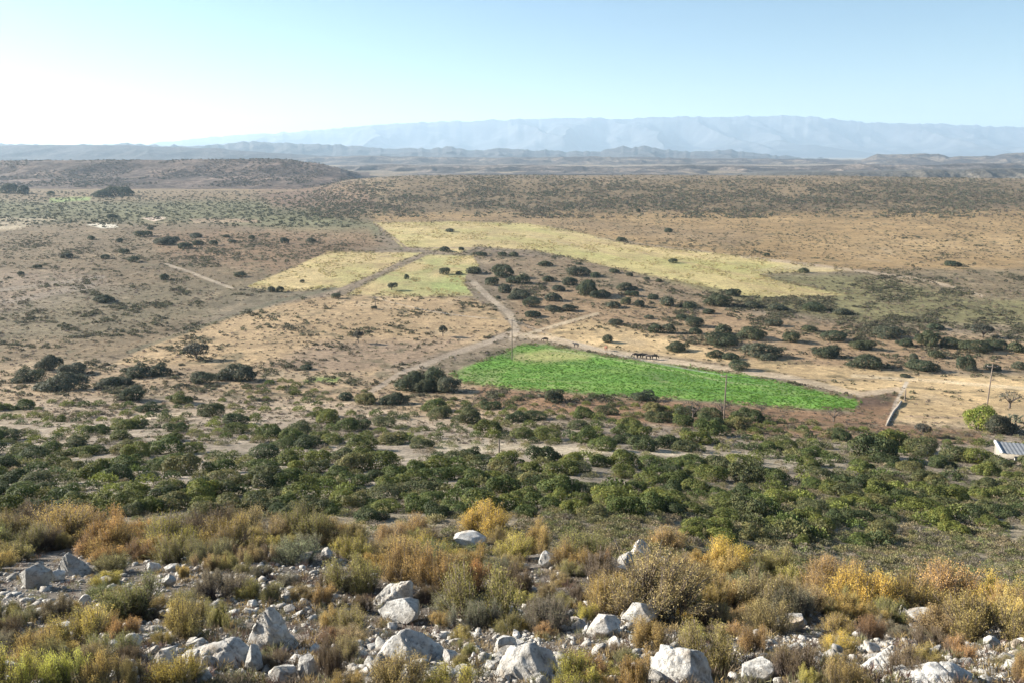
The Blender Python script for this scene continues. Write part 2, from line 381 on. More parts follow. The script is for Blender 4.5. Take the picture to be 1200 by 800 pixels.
    rw_ = fbm((X*.55+Y*.83)/3.5, (X*.83-Y*.55)/60, 4, 50); t1 = (sstep(.0, .5, rw_)*.6)[..., None]; gr = gr*(1-t1)+np.array([.085, .19, .04])*t1
    st = sstep(.05, .5, fbm(X/14+Y/40, Y/5, 3, 45))*.5
    gr = gr*(1-st[..., None])+np.array([.24, .36, .08])*st[..., None]
    pt = inpoly(px+8*j1, py+3*j2, [(600, 415), (640, 409), (700, 415), (690, 422), (640, 424), (600, 422)], 4)*.75
    gr = gr*(1-pt[..., None])+np.array([.42, .38, .15])*pt[..., None]
    ln = nearline(px, py, [(640, 408), (720, 421), (800, 436), (850, 447), (900, 452)], 1.3, .8)*.6
    gr = gr*(1-ln[..., None])+np.array([.36, .38, .18])*ln[..., None]
    ed = inpoly(px, py, [(528, 438), (600, 430), (640, 440), (700, 455), (800, 462), (700, 464), (545, 449)], 6)*.45*sstep(-.2, .4, n3)
    gr = gr*(1-ed[..., None])+np.array([.30, .32, .12])*ed[..., None]
    col = col*(1-wg[..., None])+gr*wg[..., None]
    # foreground: stony grey soil
    f1 = fbm(X/.5, Y/.5, 4, 51); f2 = fbm(X/1.8, Y/1.8, 3, 52)
    fcol = np.array([.17, .145, .12])*(1+.4*f1+.25*f2)[..., None]
    col = col*(1-fg)+fcol*fg
    return np.clip(col, .02, .85)

# ------------------------------------------------------------------ ground mesh
def build_ground():
    ang = np.concatenate([np.radians(np.arange(-54, -38.01, .3)), np.radians(np.arange(-38, 38.001, .055)), np.radians(np.arange(38.3, 54.1, .3)), np.radians(np.arange(58, 302.1, 4.0))])
    A = len(ang)
    pys = np.concatenate([np.arange(186, 260, .45), np.arange(260, 480, .7), np.arange(480, 640, 1.0)])
    T = []
    _, s = su(600, pys)
    r = [0.4, .8, 1.2, 1.7, 2.3, 3]
    x = 3.5
    while x < 30: r.append(x); x *= 1.0085
    while x < 60: r.append(x); x *= 1.009
    while x < 900: r.append(x); x *= 1.0052
    while x < 2600: r.append(x); x *= 1.006
    while x < 34000: r.append(x); x *= 1.03
    r = np.array(r); R = len(r)
    X = np.sin(ang)[:, None]*r[None]; Y = np.cos(ang)[:, None]*r[None]
    Z = H(X, Y)
    col = paint(X, Y, Z)
    i, j = np.meshgrid(np.arange(A), np.arange(R-1), indexing='ij'); i2 = (i+1) % A
    Q = np.stack([i*R+j, i2*R+j, i2*R+j+1, i*R+j+1], -1)
    V = np.stack([X, Y, Z], -1).reshape(-1, 3); col = col.reshape(-1, 3)
    # which cells belong to which field
    cX = (X[:, :-1]+X[:, 1:])/2; cY = (Y[:, :-1]+Y[:, 1:])/2; px, py = proj(cX, np.where(cY > 3, cY, 3), (Z[:, :-1]+Z[:, 1:])/2)
    lab = np.zeros(px.shape, int)
    for k, poly in enumerate((FIELD_A, FIELD_B, FIELD_C, GREEN)):
        lab[(inpoly(px, py, poly, .5) > .5) & (cY > 3)] = k+1
    road = np.zeros(px.shape)
    for line, wd, c in TRACKS[:6]: road = np.maximum(road, nearline(px, py, line, wd, 1.0))
    lab[(road > .5) & (lab == 0) & (cY > 3)] = 5
    names = ['ground', 'stubble_field', 'stubble_field', 'stubble_field', 'crop_field', 'dirt_track']
    for k, nm in enumerate(names):
        q = Q[lab == k].reshape(-1, 4)
        if not len(q): continue
        if k == 0: used = np.arange(len(V)); q2 = q
        else:
            used, inv = np.unique(q.ravel(), return_inverse=True); q2 = inv.reshape(-1, 4)
        # centre fan closes the sheet under the camera
        if k == 0:
            V0 = np.concatenate([V, [[0, 0, float(H(0, 0))]]]); c0 = np.concatenate([col, col[:1]])
            t = np.stack([np.full(A, len(V)), ((np.arange(A)+1) % A)*R, np.arange(A)*R], -1)
            me = mesh_from(nm, V0, quads=q2[:, ::-1], tris=t[:, ::-1], col=c0, smooth=True)
        else: me = mesh_from(nm, V[used], quads=q2[:, ::-1], col=col[used], smooth=True)
        o = link(nm, me, M_ground, kind='structure')
        me.flip_normals() if me.polygons[len(me.polygons)//2].normal.z < 0 else None
build_ground()

# ------------------------------------------------------------------ far relief
def ridge(name, prof, Yf, Yt, Yb, zb, col, mat, ncol=500, nrow=90, rough=.05, gully=.25, gs=300., cliff=.5, drop=1.0, jit=0.0, c2=None):
    P = np.array(prof, float); u0 = su(P[0, 0], 180)[0]; u1 = su(P[-1, 0], 180)[0]
    u = np.linspace(u0, u1, ncol); pxs = 600+u*(F*CP+219*SP)
    top = np.interp(pxs, P[:, 0], P[:, 1]) + jit*fbm(u*120, u*0+3, 4, Yt)
    zt_ = np.array([su(600, t)[1] for t in top])*Yt
    Yv = np.concatenate([np.linspace(Yf, Yt, int(nrow*.75), endpoint=False), np.linspace(Yt, Yb, nrow-int(nrow*.75))])
    U, YY = np.meshgrid(u, Yv, indexing='ij'); X = U*Yt + (YY-Yt)*U
    t = (YY-Yf)/(Yt-Yf)
    g = gully*(np.abs(fbm(X/gs, YY/gs/3, 4, Yt % 17))*2-.6)
    tt = np.clip(t - g*(1-np.clip(t, 0, 1))*1.2*np.clip(t*3, 0, 1), 0, 1)
    shp = (1-cliff)*tt**1.1 + cliff*sstep(.55, .95, tt)
    back = 1 - drop*sstep(0, 1, (YY-Yt)/(Yb-Yt))
    h = (zt_[:, None]-zb)*shp*np.where(t > 1, back, 1)
    h = h*(1+rough*fbm(X/gs/.7, YY/gs/.7, 4, 5)*np.where(t < .93, 1, .15))
    Z = zb + h
    px_, py_ = proj(X, YY, Z)
    c = np.array(col)*(1+.25*fbm(X/gs*2, YY/gs*1.2, 4, 8)+.1*fbm(X/gs*9, YY/gs*9, 3, 6))[..., None]
    if c2 is not None:
        w = sstep(-.1, .35, fbm(X/gs*1.5, YY/gs*4, 4, 4))[..., None]; c = c*(1-w)+np.array(c2)*w
    i, j = np.meshgrid(np.arange(ncol-1), np.arange(nrow-1), indexing='ij')
    Q = np.stack([i*nrow+j, (i+1)*nrow+j, (i+1)*nrow+j+1, i*nrow+j+1], -1).reshape(-1, 4)
    me = mesh_from(name, np.stack([X, YY, Z], -1).reshape(-1, 3), quads=Q, col=np.clip(c, .02, .8).reshape(-1, 3), smooth=True)
    return link(name, me, mat, kind='structure')
ridge('mountains', [(150, 172), (230, 163), (300, 157), (350, 155), (400, 150), (500, 143), (600, 141), (650, 138), (720, 141), (780, 139), (840, 138), (870, 136), (920, 135.5),
      (950, 137), (1000, 143), (1100, 146), (1200, 150), (1320, 152)], 14000, 20000, 23000, -70, (.045, .045, .05), M_mount, 900, 140, .10, .6, 1500, .35, .5, jit=1.6, c2=(.09, .088, .09))
ridge('hills', [(-150, 171), (100, 170), (150, 168.5), (200, 171), (240, 170), (280, 168), (340, 167), (400, 170), (440, 173), (500, 175), (525, 171.5), (560, 177), (590, 173.5), (620, 176), (650, 178),
      (700, 178), (730, 172), (760, 173.5), (800, 178.5), (850, 176), (900, 181), (930, 184), (980, 187)], 7000, 9500, 11500, -70, (.06, .052, .05), M_hill, 800, 110, .25, .7, 500, .3, .9, jit=2.2)
ridge('hills', [(-180, 172), (0, 171), (60, 169.5), (140, 170.5), (250, 174), (310, 179), (400, 184), (440, 188)], 5000, 6200, 7600, -70, (.06, .052, .05), M_hill, 400, 80, .12, .5, 500, .3, .8, jit=.8)
ridge('hills', [(330, 186), (420, 183), (560, 185), (700, 184), (820, 186), (900, 186), (1010, 188), (1028, 181), (1100, 180.5), (1112, 184), (1165, 183), (1180, 180), (1330, 179)], 4600, 5600, 7600, -70,
      (.07, .056, .05), M_hill, 700, 90, .15, .6, 300, .55, .6, jit=.9, c2=(.17, .135, .105))
ridge('hills', [(380, 196), (450, 193), (520, 195), (620, 194), (720, 197), (820, 194), (930, 196), (1010, 193), (1080, 194), (1150, 192), (1330, 191)], 3200, 3700, 4900, -78,
      (.065, .052, .045), M_hill, 700, 70, .2, .7, 200, .7, .5, jit=1.0, c2=(.2, .155, .12))
ridge('hills', [(850, 208), (900, 204), (960, 203), (1040, 202), (1080, 199.5), (1130, 200), (1160, 198), (1330, 198)], 2500, 2750, 3600, -88,
      (.11, .095, .075), M_hill, 500, 60, .2, .7, 120, .7, .3, jit=.6)
MESA = ridge('flat_topped_hill', [(-220, 190), (-60, 189), (0, 188.5), (200, 187.5), (300, 186.5), (335, 187), (352, 190), (372, 192), (398, 198), (415, 206), (432, 215)], 1450, 2000, 3000, -64,
      (.12, .088, .07), M_hill, 500, 120, .06, .22, 130, .35, .8, jit=.5, c2=(.17, .12, .09))

# ------------------------------------------------------------------ plant templates (unit size: 1 wide)
def blobs(k, r, flat, seed):
    g = np.random.default_rng(seed); c = []; 
    c.append((0, 0, flat*.36, r*1.5))
    for i in range(k):
        a = g.random()*2*PI; d = .5*(1-r*1.6)*g.uniform(.55, 1.2)
        c.append((d*math.cos(a), d*math.sin(a), flat*g.uniform(.18, .66)*(1-1.6*d**2), r*g.uniform(.65, 1.15)))
    return np.array(c)
def bush_template(seed, n=1700, flat=.62, leaf=.052, k=9, r=.24, lift=0.0, gap=.0):
    g = np.random.default_rng(seed); B = blobs(k, r, flat, seed)
    w = B[:, 3]**2; pick = g.choice(len(B), n*2, p=w/w.sum())
    d = unit(g.normal(size=(n*2, 3))); d[:, 2] = np.where(g.random(n*2) < .55, np.abs(d[:, 2]), d[:, 2])
    rad = B[pick, 3]*g.uniform(.62, 1.06, n*2)
    c = B[pick, :3] + d*rad[:, None]*np.array([1, 1, .85])
    inside = np.zeros(len(c))
    for b in B: inside += (np.linalg.norm((c-b[:3])/np.array([1, 1, .85]), axis=1) < b[3]*.7)
    c2 = c[(inside < 1) & (c[:, 2] > -.02)]; dd = d[(inside < 1) & (c[:, 2] > -.02)]
    if gap: 
        q = fbm(c2[:, 0]*7+seed, c2[:, 1]*7+c2[:, 2]*5, 2, seed); kx = q > -gap; c2 = c2[kx]; dd = dd[kx]
    c2 = c2[:n]; dd = dd[:n]
    c2[:, 2] += lift
    # clump brightness / hue: each twig cluster has a tone
    tone = fbm(c2[:, 0]*9+seed*3.1, c2[:, 1]*9+c2[:, 2]*7, 2, seed)
    val = (.95+.45*tone+.25*g.normal(size=len(c2))).clip(.35, 1.9)
    hue = g.uniform(-.12, .18, len(c2))+.15*tone
    col = np.stack([val*(1+hue), val, val*(1-.5*hue)], 1)
    ax = unit(g.normal(size=dd.shape)); nr = unit(dd+.42*g.normal(size=dd.shape))
    V, Q, cc = leaf_quads(c2, ax, leaf*g.uniform(.6, 1.1, len(c2)), leaf*g.uniform(.9, 1.7, len(c2)), col, g, nr)
    return V, Q, cc
def fynbos_template(seed, nsprig=210, height=.8, spread=1.0, nn=20, ragged=.25):
    g = np.random.default_rng(seed); V = []; st = Acc(); cs = []; ds = []; ts = []; tn = []
    nb = 13; bases = g.normal(size=(nb, 2))*.22*spread; tone_b = g.normal(size=nb)*.2; hb = g.uniform(.95-1.2*ragged, 1.08, nb)
    for i in range(nsprig):
        b = g.integers(nb); a = math.atan2(bases[b, 1], bases[b, 0])+g.normal()*1.1
        tilt = min(1.15, abs(g.normal())*.47)*spread
        L = height*hb[b]*g.uniform(.72, 1.08)*(1-.22*tilt)
        p0 = np.array([bases[b, 0]*.8, bases[b, 1]*.8, 0])
        d0 = np.array([math.sin(tilt)*math.cos(a), math.sin(tilt)*math.sin(a), math.cos(tilt)])
        d1 = unit(d0*np.array([.55, .55, 1])+np.array([0, 0, .25]))
        k = np.linspace(0, 1, 5)[:, None]
        pts = p0 + d0*L*k*.6 + d1*L*k**2*.4 + g.normal(size=(5, 3))*.008
        st.tube(pts[:5], [.0075, .006, .005, .004, .0025], 3)
        t = g.uniform(.42, 1.0, nn)**.8; t = np.clip(t, 0, 1)
        idx = t*4; lo = np.minimum(idx.astype(int), 3); f = (idx-lo)[:, None]
        pc = pts[lo]*(1-f)+pts[lo+1]*f
        off = g.normal(size=(nn, 3))*.020*(.5+t[:, None])
        cs.append(pc+off); ds.append(unit(d1+g.normal(size=(nn, 3))*.55)); ts.append(t); tn.append(np.full(nn, tone_b[b]+g.normal()*.18))
    c = np.concatenate(cs); d = np.concatenate(ds); t = np.concatenate(ts); tn = np.concatenate(tn)
    val = (.9+tn+.13*g.normal(size=len(c))).clip(.35, 1.7)
    tip = sstep(.5, 1.0, t)       # fresh growth and flower heads at the tips, old grey wood-coloured leaves lower down
    colA = np.stack([.62+0*val, .66+0*val, .85+0*val], 1)*val[:, None]
    colB = np.stack([1.35+0*val, 1.25+0*val, .9+0*val], 1)*val[:, None]
    col = colA*(1-tip[:, None])+colB*tip[:, None]
    Vv, Q, cc = leaf_quads(c, d, .0068*g.uniform(.7, 1.5, len(c)), .024*g.uniform(.6, 1.4, len(c)), col, g)
    return Vv, Q, cc, st
BUSH = [mesh_from('bush', *(lambda t: (t[0],))(t), quads=t[1], col=t[2]) for t in [bush_template(100+i, 4200, g_flat, .036, kk, rr, 0) for i, (g_flat, kk, rr) in
        enumerate([(.62, 9, .25), (.58, 12, .22), (.7, 8, .27), (.55, 14, .2), (.62, 11, .23), (.75, 9, .26), (.52, 12, .21), (.65, 15, .2)])]]
BUSHS = [mesh_from('bush', t[0], quads=t[1], col=t[2]) for t in [bush_template(200+i, 1100, .6+.05*(i % 3), .075, 6, .29, 0) for i in range(6)]]
CROWN = [mesh_from('crown', t[0], quads=t[1], col=t[2]) for t in [bush_template(300+i, 1100, .45, .06, 9, .23, .28+.05*i) for i in range(3)]]
BARE = [mesh_from('crown', t[0], quads=t[1], col=t[2]) for t in [bush_template(330+i, 520, .42, .035, 9, .23, .3, .15) for i in range(2)]]
for me in BUSH+BUSHS+CROWN+BARE: me.materials.append(M_leaf)
def trunk_mesh(seed, lift):
    g = np.random.default_rng(seed); a = Acc()
    a.tube([(0, 0, -.06), (.01, 0, .1), (.0, .01, lift+.08)], [.045, .035, .028], 6)
    for k in range(7):
        an = k/7*2*PI+g.random(); e = np.array([math.cos(an)*.33, math.sin(an)*.33, lift+g.uniform(.15, .35)])
        s = np.array([0, 0, lift*g.uniform(.5, .95)]); a.tube([s, s*.5+e*.5+g.normal(size=3)*.02, e], [.022, .014, .006], 4)
    return a.mesh('trunk')
TRUNK = [trunk_mesh(i, .28+.05*i) for i in range(3)]
for t in TRUNK: t.materials.append(M_trunk)
_a = Acc()
for _k in range(5):
    _t = _k*1.25; _a.tube([(.04*math.cos(_t), .04*math.sin(_t), -.1), (.08*math.cos(_t), .08*math.sin(_t), .12), (.22*math.cos(_t), .22*math.sin(_t), .32)], [.028, .022, .01], 5)
STUMP = _a.mesh('trunk'); STUMP.materials.append(M_trunk)
FYN = []
for i, (hh, sp, rg, ns) in enumerate([(.80, 1.0, .2, 240), (.62, 1.15, .25, 230), (.95, .8, .3, 220), (.7, 1.0, .35, 200), (.55, 1.25, .2, 240), (.85, .9, .25, 230)]):
    V, Q, cc, st = fynbos_template(400+i, int(ns*1.3), hh, sp, 76, rg)
    qr = np.percentile(np.hypot(V[:, 0], V[:, 1]), 93); qh = np.percentile(V[:, 2], 97)
    k_ = np.array([.5/qr, .5/qr, 1/qh]); V = V*k_; st.V = [v*k_ for v in st.V]
    me = mesh_from('foliage', V, quads=Q, col=cc); me.materials.append(M_leaf)
    sm = st.mesh('stems'); sm.materials.append(M_wood)
    FYN.append((me, sm))

# ------------------------------------------------------------------ stones
def rock_mesh(seed, size=(1, 1, 1), cuts=14, sub=4, noise=.035, name='boulder', lo=.62, hi=.95):
    g = np.random.default_rng(seed)
    import bmesh
    bm = bmesh.new(); bmesh.ops.create_icosphere(bm, subdivisions=sub, radius=1.0)
    V = np.array([v.co[:] for v in bm.verts]); T = np.array([[v.index for v in f.verts] for f in bm.faces]); bm.free()
    V = V*1.15
    for i in range(cuts):
        n = unit(g.normal(size=3)); d = g.uniform(lo, hi)
        e = V@n-d; V = V-np.where(e > 0, e, 0)[:, None]*n
    nr = unit(V)
    q = V*2.3+seed
    V = V + nr*(noise*fbm(q[:, 0]+q[:, 2]*.7, q[:, 1]-q[:, 2]*.9, 5, seed % 7))[:, None]
    q = V*9+seed
    V = V + nr*(noise*.35*fbm(q[:, 0]+q[:, 2]*.7, q[:, 1]-q[:, 2]*.9, 3, 3))[:, None]
    V = V*.5*np.array(size)
    return V, T
STONE = []
for i in range(12):
    g = np.random.default_rng(900+i)
    V, T = rock_mesh(900+i, (1, g.uniform(.55, .95), g.uniform(.35, .75)), 22, 3, .06, lo=.5, hi=.86)
    me = mesh_from('stone', V, tris=T); me.materials.append(M_rock); STONE.append(me)

# =================================================================== PLACED THINGS
TH = []      # records for automatic labelling: (obj, px, py, adjective noun, group)
def auto(o, px, py, desc, group, area=0): TH.append([o, px, py, desc, group, area])

# landmarks for labels
LM = [('pointed white boulder', 316, 740), ('white pyramid boulder', 750, 645), ('wedge boulder', 460, 692), ('lichen-marked boulder', 478, 760), ('wide split boulder', 620, 775),
      ('rounded pale boulder', 800, 780), ('left-edge dark boulder', 36, 675), ('twin pale boulders', 730, 738), ('low white slab', 1100, 795), ('stepped pale boulder', 1030, 770),
      ('bright yellow crest bush', 565, 608), ('broad orange bush', 1035, 690), ('long slab rock', 250, 755), ('flat crest rock', 550, 634)]
# ---- boulders: centre px, base py, width px, height px, label, seed, tilt, colour
import bmesh
def hull_rock(pts, size, seed, noise=.03):
    g = np.random.default_rng(seed); bm = bmesh.new()
    for p in pts: bm.verts.new([c*k for c, k in zip(p, size)])
    r = bmesh.ops.convex_hull(bm, input=bm.verts)
    bmesh.ops.delete(bm, geom=list({v for v in r['geom_interior'] if isinstance(v, bmesh.types.BMVert)}), context='VERTS')
    bmesh.ops.bevel(bm, geom=list(bm.edges), offset=.035*max(size), segments=2, affect='EDGES', profile=.6)
    bmesh.ops.triangulate(bm, faces=bm.faces)
    for _ in range(5):
        es = [e for e in bm.edges if e.calc_length() > .035*max(size)]
        if not es: break
        bmesh.ops.subdivide_edges(bm, edges=es, cuts=1); bmesh.ops.triangulate(bm, faces=[f for f in bm.faces if len(f.verts) > 3])
    bm.normal_update(); bm.verts.index_update()
    V = np.array([v.co[:] for v in bm.verts]); Nn = np.array([v.normal[:] for v in bm.verts]); T = np.array([[v.index for v in f.verts] for f in bm.faces]); bm.free()
    q = V/max(size)*3.2+seed; V = V+Nn*(max(size)*noise*1.6*fbm(q[:, 0]+q[:, 2]*.7, q[:, 1]-q[:, 2]*.9, 5, seed % 7))[:, None]
    rg = 1-np.abs(fbm(q[:, 0]*.9+q[:, 2]*1.3, q[:, 1]*.9-q[:, 2]*.4, 3, 6))*7; V = V-Nn*(max(size)*.03*np.clip(rg, 0, 1))[:, None]
    q = q*3.5; V = V+Nn*(max(size)*noise*.7*(fbm(q[:, 0]+q[:, 2]*.7, q[:, 1]-q[:, 2]*.9, 3, 3)))[:, None]
    return V, T
B4 = [(-.5, -.3, -.3), (.5, -.3, -.3), (.5, .6, -.3), (-.45, .6, -.3)]
SHAPE = {11: B4+[(-.5, -.1, .15), (-.3, .1, .62), (-.05, .15, 1.0), (.1, .2, .96), (.28, .2, .6), (.5, .2, .1), (.02, -.32, .38), (.12, -.1, .72), (-.18, -.3, .05)],
 24: B4+[(-.5, 0, .22), (-.35, -.25, .1), (.44, 0, 1.0), (.5, .2, .85), (.42, -.2, .5), (-.1, .3, .7), (.3, -.3, .1)],
 30: B4+[(-.5, 0, .12), (-.15, -.1, .72), (.05, .15, 1.0), (.38, .3, .62), (.5, .3, .2), (.15, -.35, .45), (-.3, .4, .6), (-.05, -.3, .1)],
 32: B4+[(-.05, .1, 1.0), (.12, .2, .9), (.45, .3, .35), (-.4, .1, .3), (.1, -.25, .3)],
 37: B4+[(-.5, 0, .25), (-.2, -.1, .7), (.12, 0, 1.0), (.35, .1, .8), (.5, .1, .3), (.05, -.35, .65), (.3, -.3, .25), (-.25, .4, .75)],
 26: B4+[(-.5, 0, .15), (-.28, .1, .75), (-.05, .2, 1.0), (.2, .2, .85), (.5, .2, .3), (0, -.3, .5), (.3, -.25, .3), (-.35, -.2, .2)],
 13: B4+[(-.3, .1, .8), (-.1, .2, 1.0), (.2, .2, .7), (.5, .2, .2), (-.45, 0, .3), (.0, -.25, .4)],
 18: B4+[(-.5, .1, .45), (-.2, .1, .8), (.3, .3, 1.0), (.5, .2, .5), (.1, -.3, .5), (-.3, -.3, .3)],
 39: B4+[(.4, .2, 1.0), (.5, .2, .8), (.1, .1, .65), (-.2, .1, .35), (-.5, 0, .1), (.3, -.2, .5)],
 40: B4+[(-.5, 0, .2), (-.1, .2, .9), (.2, .2, 1.0), (.5, .1, .5), (0, -.4, .4)],
}
BL = [
 (317, 768, 66, 66, 'tall pointed white boulder leaning right, largest in the left foreground', 11, (0, .25, .3), 1.0, .85),
 (36, 694, 40, 36, 'rounded grey boulder with a bright left edge beside the left margin', 12, (0, 0, .5), .75, .9),
 (84, 676, 38, 28, 'dark angular boulder with a small white cap behind the left stones', 13, (.2, .1, 1), .7, .9),
 (64, 684, 22, 15, 'small pale blue-grey rock between the two left-edge boulders', 14, (0, 0, .2), 1.0, .8),
 (178, 674, 24, 16, 'upright pale block beside a flat slab below the left crest', 15, (0, .1, 0), 1, .9),
 (200, 672, 26, 11, 'flat pale slab beside the upright pale block below the left crest', 16, (0, -.2, .2), 1, .7),
 (196, 690, 22, 15, 'tilted slab in front of the upright pale block', 17, (.2, -.4, 0), .9, .7),
 (248, 780, 86, 26, 'long low slab rock left of the pointed white boulder', 18, (0, .08, .2), .85, 1.0),
 (190, 782, 34, 22, 'pale rock between two lime green bushes at lower left', 19, (0, 0, 1), 1, .9),
 (294, 792, 36, 28, 'grey rock with pale crown below the pointed white boulder', 20, (0, 0, 2), .8, .9),
 (236, 806, 26, 22, 'small grey rock on the bottom edge right of a lime bush', 21, (0, .2, 2), .8, .9),
 (358, 802, 28, 34, 'upright grey block in front of the pointed white boulder', 22, (0, .1, .1), .75, .9),
 (330, 806, 44, 24, 'flat tilted slab on the bottom edge beside the upright grey block', 23, (0, -.3, .1), .9, .8),
 (460, 710, 46, 30, 'wedge shaped boulder with sharp upper right tip in the centre foreground', 24, (0, -.45, .2), .95, .8),
 (472, 732, 62, 28, 'smooth cream boulder just in front of the wedge shaped boulder', 25, (0, 0, .4), .95, .95),
 (479, 780, 92, 46, 'large lichen-marked boulder behind a yellow bush in the lower centre', 26, (0, -.12, .3), .92, .95),
 (382, 658, 20, 16, 'small bright white rock beside a thin olive bush', 27, (0, 0, 0), 1.05, .9),
 (352, 664, 34, 14, 'narrow grey slab like a log left of the small bright white rock', 28, (0, -.35, .3), .85, .6),
 (550, 644, 46, 18, 'flat pale rock just in front of the bright yellow crest bush', 29, (0, 0, .3), 1, .9),
 (618, 800, 92, 50, 'wide split boulder with white left face and shaded grey right face', 30, (.15, -.18, .5), .95, .95),
 (592, 770, 40, 24, 'ridged white rock leaning on the wide split boulder', 31, (0, -.5, .3), 1.05, .7),
 (750, 657, 30, 26, 'white pyramid boulder standing among orange shrubs on the crest', 32, (0, .1, .8), 1.05, .9),
 (734, 664, 26, 13, 'low grey rock at the left foot of the white pyramid boulder', 33, (0, 0, .8), .65, .9),
 (779, 662, 12, 9, 'tiny pale rock right of the white pyramid boulder', 34, (0, 0, .8), 1.05, .9),
 (752, 737, 56, 28, 'rear one of twin pale boulders touching above the lower centre', 35, (0, -.05, .3), .98, .9),
 (708, 751, 50, 25, 'front left one of twin pale boulders touching above the lower centre', 36, (0, -.2, .4), 1.02, .9),
 (798, 804, 92, 52, 'rounded pale boulder with bright left face on the bottom edge', 37, (.1, -.15, .7), 1.0, .95),
 (893, 806, 66, 32, 'knobbly pale boulder on the bottom edge right of the rounded pale boulder', 38, (0, 0, .3), 1, .9),
 (1030, 788, 46, 32, 'stepped pale boulder right of a red-brown bush', 39, (0, -.45, .3), 1.02, .8),
 (1102, 806, 104, 26, 'low white slab on the bottom edge near the right corner', 40, (0, -.05, .3), 1.05, 1.0),
 (932, 742, 46, 18, 'long pale outcrop right of the olive bushes in the right foreground', 41, (0, -.1, .1), .95, .7),
 (1085, 728, 40, 12, 'narrow pale ledge under the broad orange bush', 42, (0, -.1, .1), .95, .7),
 (640, 668, 24, 22, 'pale rock in the dark gap under the crest bushes right of centre', 43, (0, 0, .1), .9, .9),
 (1165, 760, 24, 12, 'pale rock at the right edge among loose stones', 44, (0, 0, .1), 1, .9),
]
for (px, py, w, h, lab, seed, rot, tone, dep) in BL:
    x, y, z = g1(px, py-h*.12); s = (.86 if w > 60 else 1)/pxm(y, z)
    if seed in SHAPE:
        V, T = hull_rock(SHAPE[seed], (w*s*1.0, w*s*dep*.9, h*s*1.02), seed); me = mesh_from('boulder', V, tris=T); me.materials.append(M_rock)
        o = link('boulder', me, None, label=lab, category='boulder', group='boulders on the stony foreground slope'); o.location = (x, y, z-.08*h*s); o.rotation_euler = (0, 0, .05); o.color = (tone, tone, tone*.99, 1)
        continue
    V, T = rock_mesh(seed, (w*s*1.05, w*s*dep*.9, h*s*1.3), 26, 5, .055, lo=.55, hi=.86)
    me = mesh_from('boulder', V, tris=T); me.materials.append(M_rock)
    o = link('boulder', me, None, label=lab, category='boulder'); o.location = (x, y+w*s*.3, z+h*s*.22); o.rotation_euler = rot
    o.color = (tone, tone, tone*.99, 1); me.shade_smooth() if False else None
    o['group'] = 'boulders on the stony foreground slope'
# ---- loose stones
ROCKZ = [([(0, 650), (330, 640), (430, 650), (430, 800), (0, 800)], 1.0), ([(430, 715), (770, 715), (770, 800), (430, 800)], 1.0), ([(590, 650), (700, 650), (690, 715), (600, 710)], .7),
         ([(860, 715), (1200, 735), (1200, 800), (860, 800)], 1.0), ([(0, 600), (1200, 640), (1200, 800), (0, 800)], .25)]
def rockw(px, py):
    px = np.where(px < 0, -px, np.where(px > 1200, 2400-px, px)); w = np.zeros(px.shape)
    for p, k in ROCKZ: w = np.maximum(w, inpoly(px, py, p, 8)*k)
    return w
def sample_px(n, x0, x1, y0, y1, wf):
    out = []; tot = 0
    while tot < n:
        a = rng.uniform(x0, x1, n*2); b = rng.uniform(y0, y1, n*2); k = rng.random(n*2) < wf(a, b)
        out.append(np.stack([a[k], b[k]], 1)); tot += k.sum()
    return np.concatenate(out)[:n]
P = sample_px(7000, -30, 1230, 612, 830, lambda a, b: rockw(a, b)*(.25+.75*sstep(-.25, .3, fbm(a/38, b/20, 3, 61))))
gx, gy, gz = ground_at(P[:, 0], P[:, 1])
keep = gy < 22; P = P[keep]; gx = gx[keep]; gy = gy[keep]; gz = gz[keep]
d = np.exp(rng.normal(math.log(.06), .68, len(P))).clip(.02, .34)
pxs_ = d*pxm(gy, gz); order = np.argsort(-pxs_)
first_stone = None
nind = 250
for k in order[:nind]:
    me = STONE[rng.integers(12)]
    o = link('stone', me, None, category='stone'); o.location = (gx[k], gy[k], gz[k]+d[k]*.12)
    o.scale = (d[k],)*3; o.rotation_euler = (rng.normal()*.3, rng.normal()*.3, rng.random()*6.28)
    t = rng.uniform(.6, 1.1); o.color = (t, t*.985, t*.96, 1)
    auto(o, P[k, 0], P[k, 1], ('pale' if t > .95 else 'grey' if t < .75 else 'light grey')+' loose stone', 'loose stones on the foreground slope', pxs_[k])
acc = Acc(); sv = []
for i in range(8):
    V, T = rock_mesh(950+i, (1, .8, .6), 8, 1, .05); sv.append((V, T))
Vs, Ts, n0 = [], [], 0
P2 = sample_px(22000, -420, 1620, 612, 830, lambda a, b: rockw(a, b)*(.2+.8*sstep(-.25, .3, fbm(a/38, b/20, 3, 61))))
hx, hy, hz = ground_at(P2[:, 0], P2[:, 1]); kk = hy < 22; hx, hy, hz = hx[kk], hy[kk], hz[kk]
sx = np.concatenate([gx[order[nind:]], hx]); sy = np.concatenate([gy[order[nind:]], hy]); sz = np.concatenate([gz[order[nind:]], hz])
sd = np.concatenate([d[order[nind:]], np.exp(rng.normal(math.log(.032), .4, len(hx))).clip(.012, .07)])
for k in range(len(sx)):
    V, T = sv[k % 8]; a = rng.random()*6.28; ca, sa = math.cos(a), math.sin(a)
    W = V*sd[k]; W = np.stack([W[:, 0]*ca-W[:, 1]*sa, W[:, 0]*sa+W[:, 1]*ca, W[:, 2]], 1)+(sx[k], sy[k], sz[k]+sd[k]*.1)
    Vs.append(W); Ts.append(T+n0); n0 += len(W)
me = mesh_from('gravel', np.concatenate(Vs), tris=np.concatenate(Ts)); o = link('gravel', me, M_rock, kind='stuff'); o.color = (.85, .83, .8, 1)

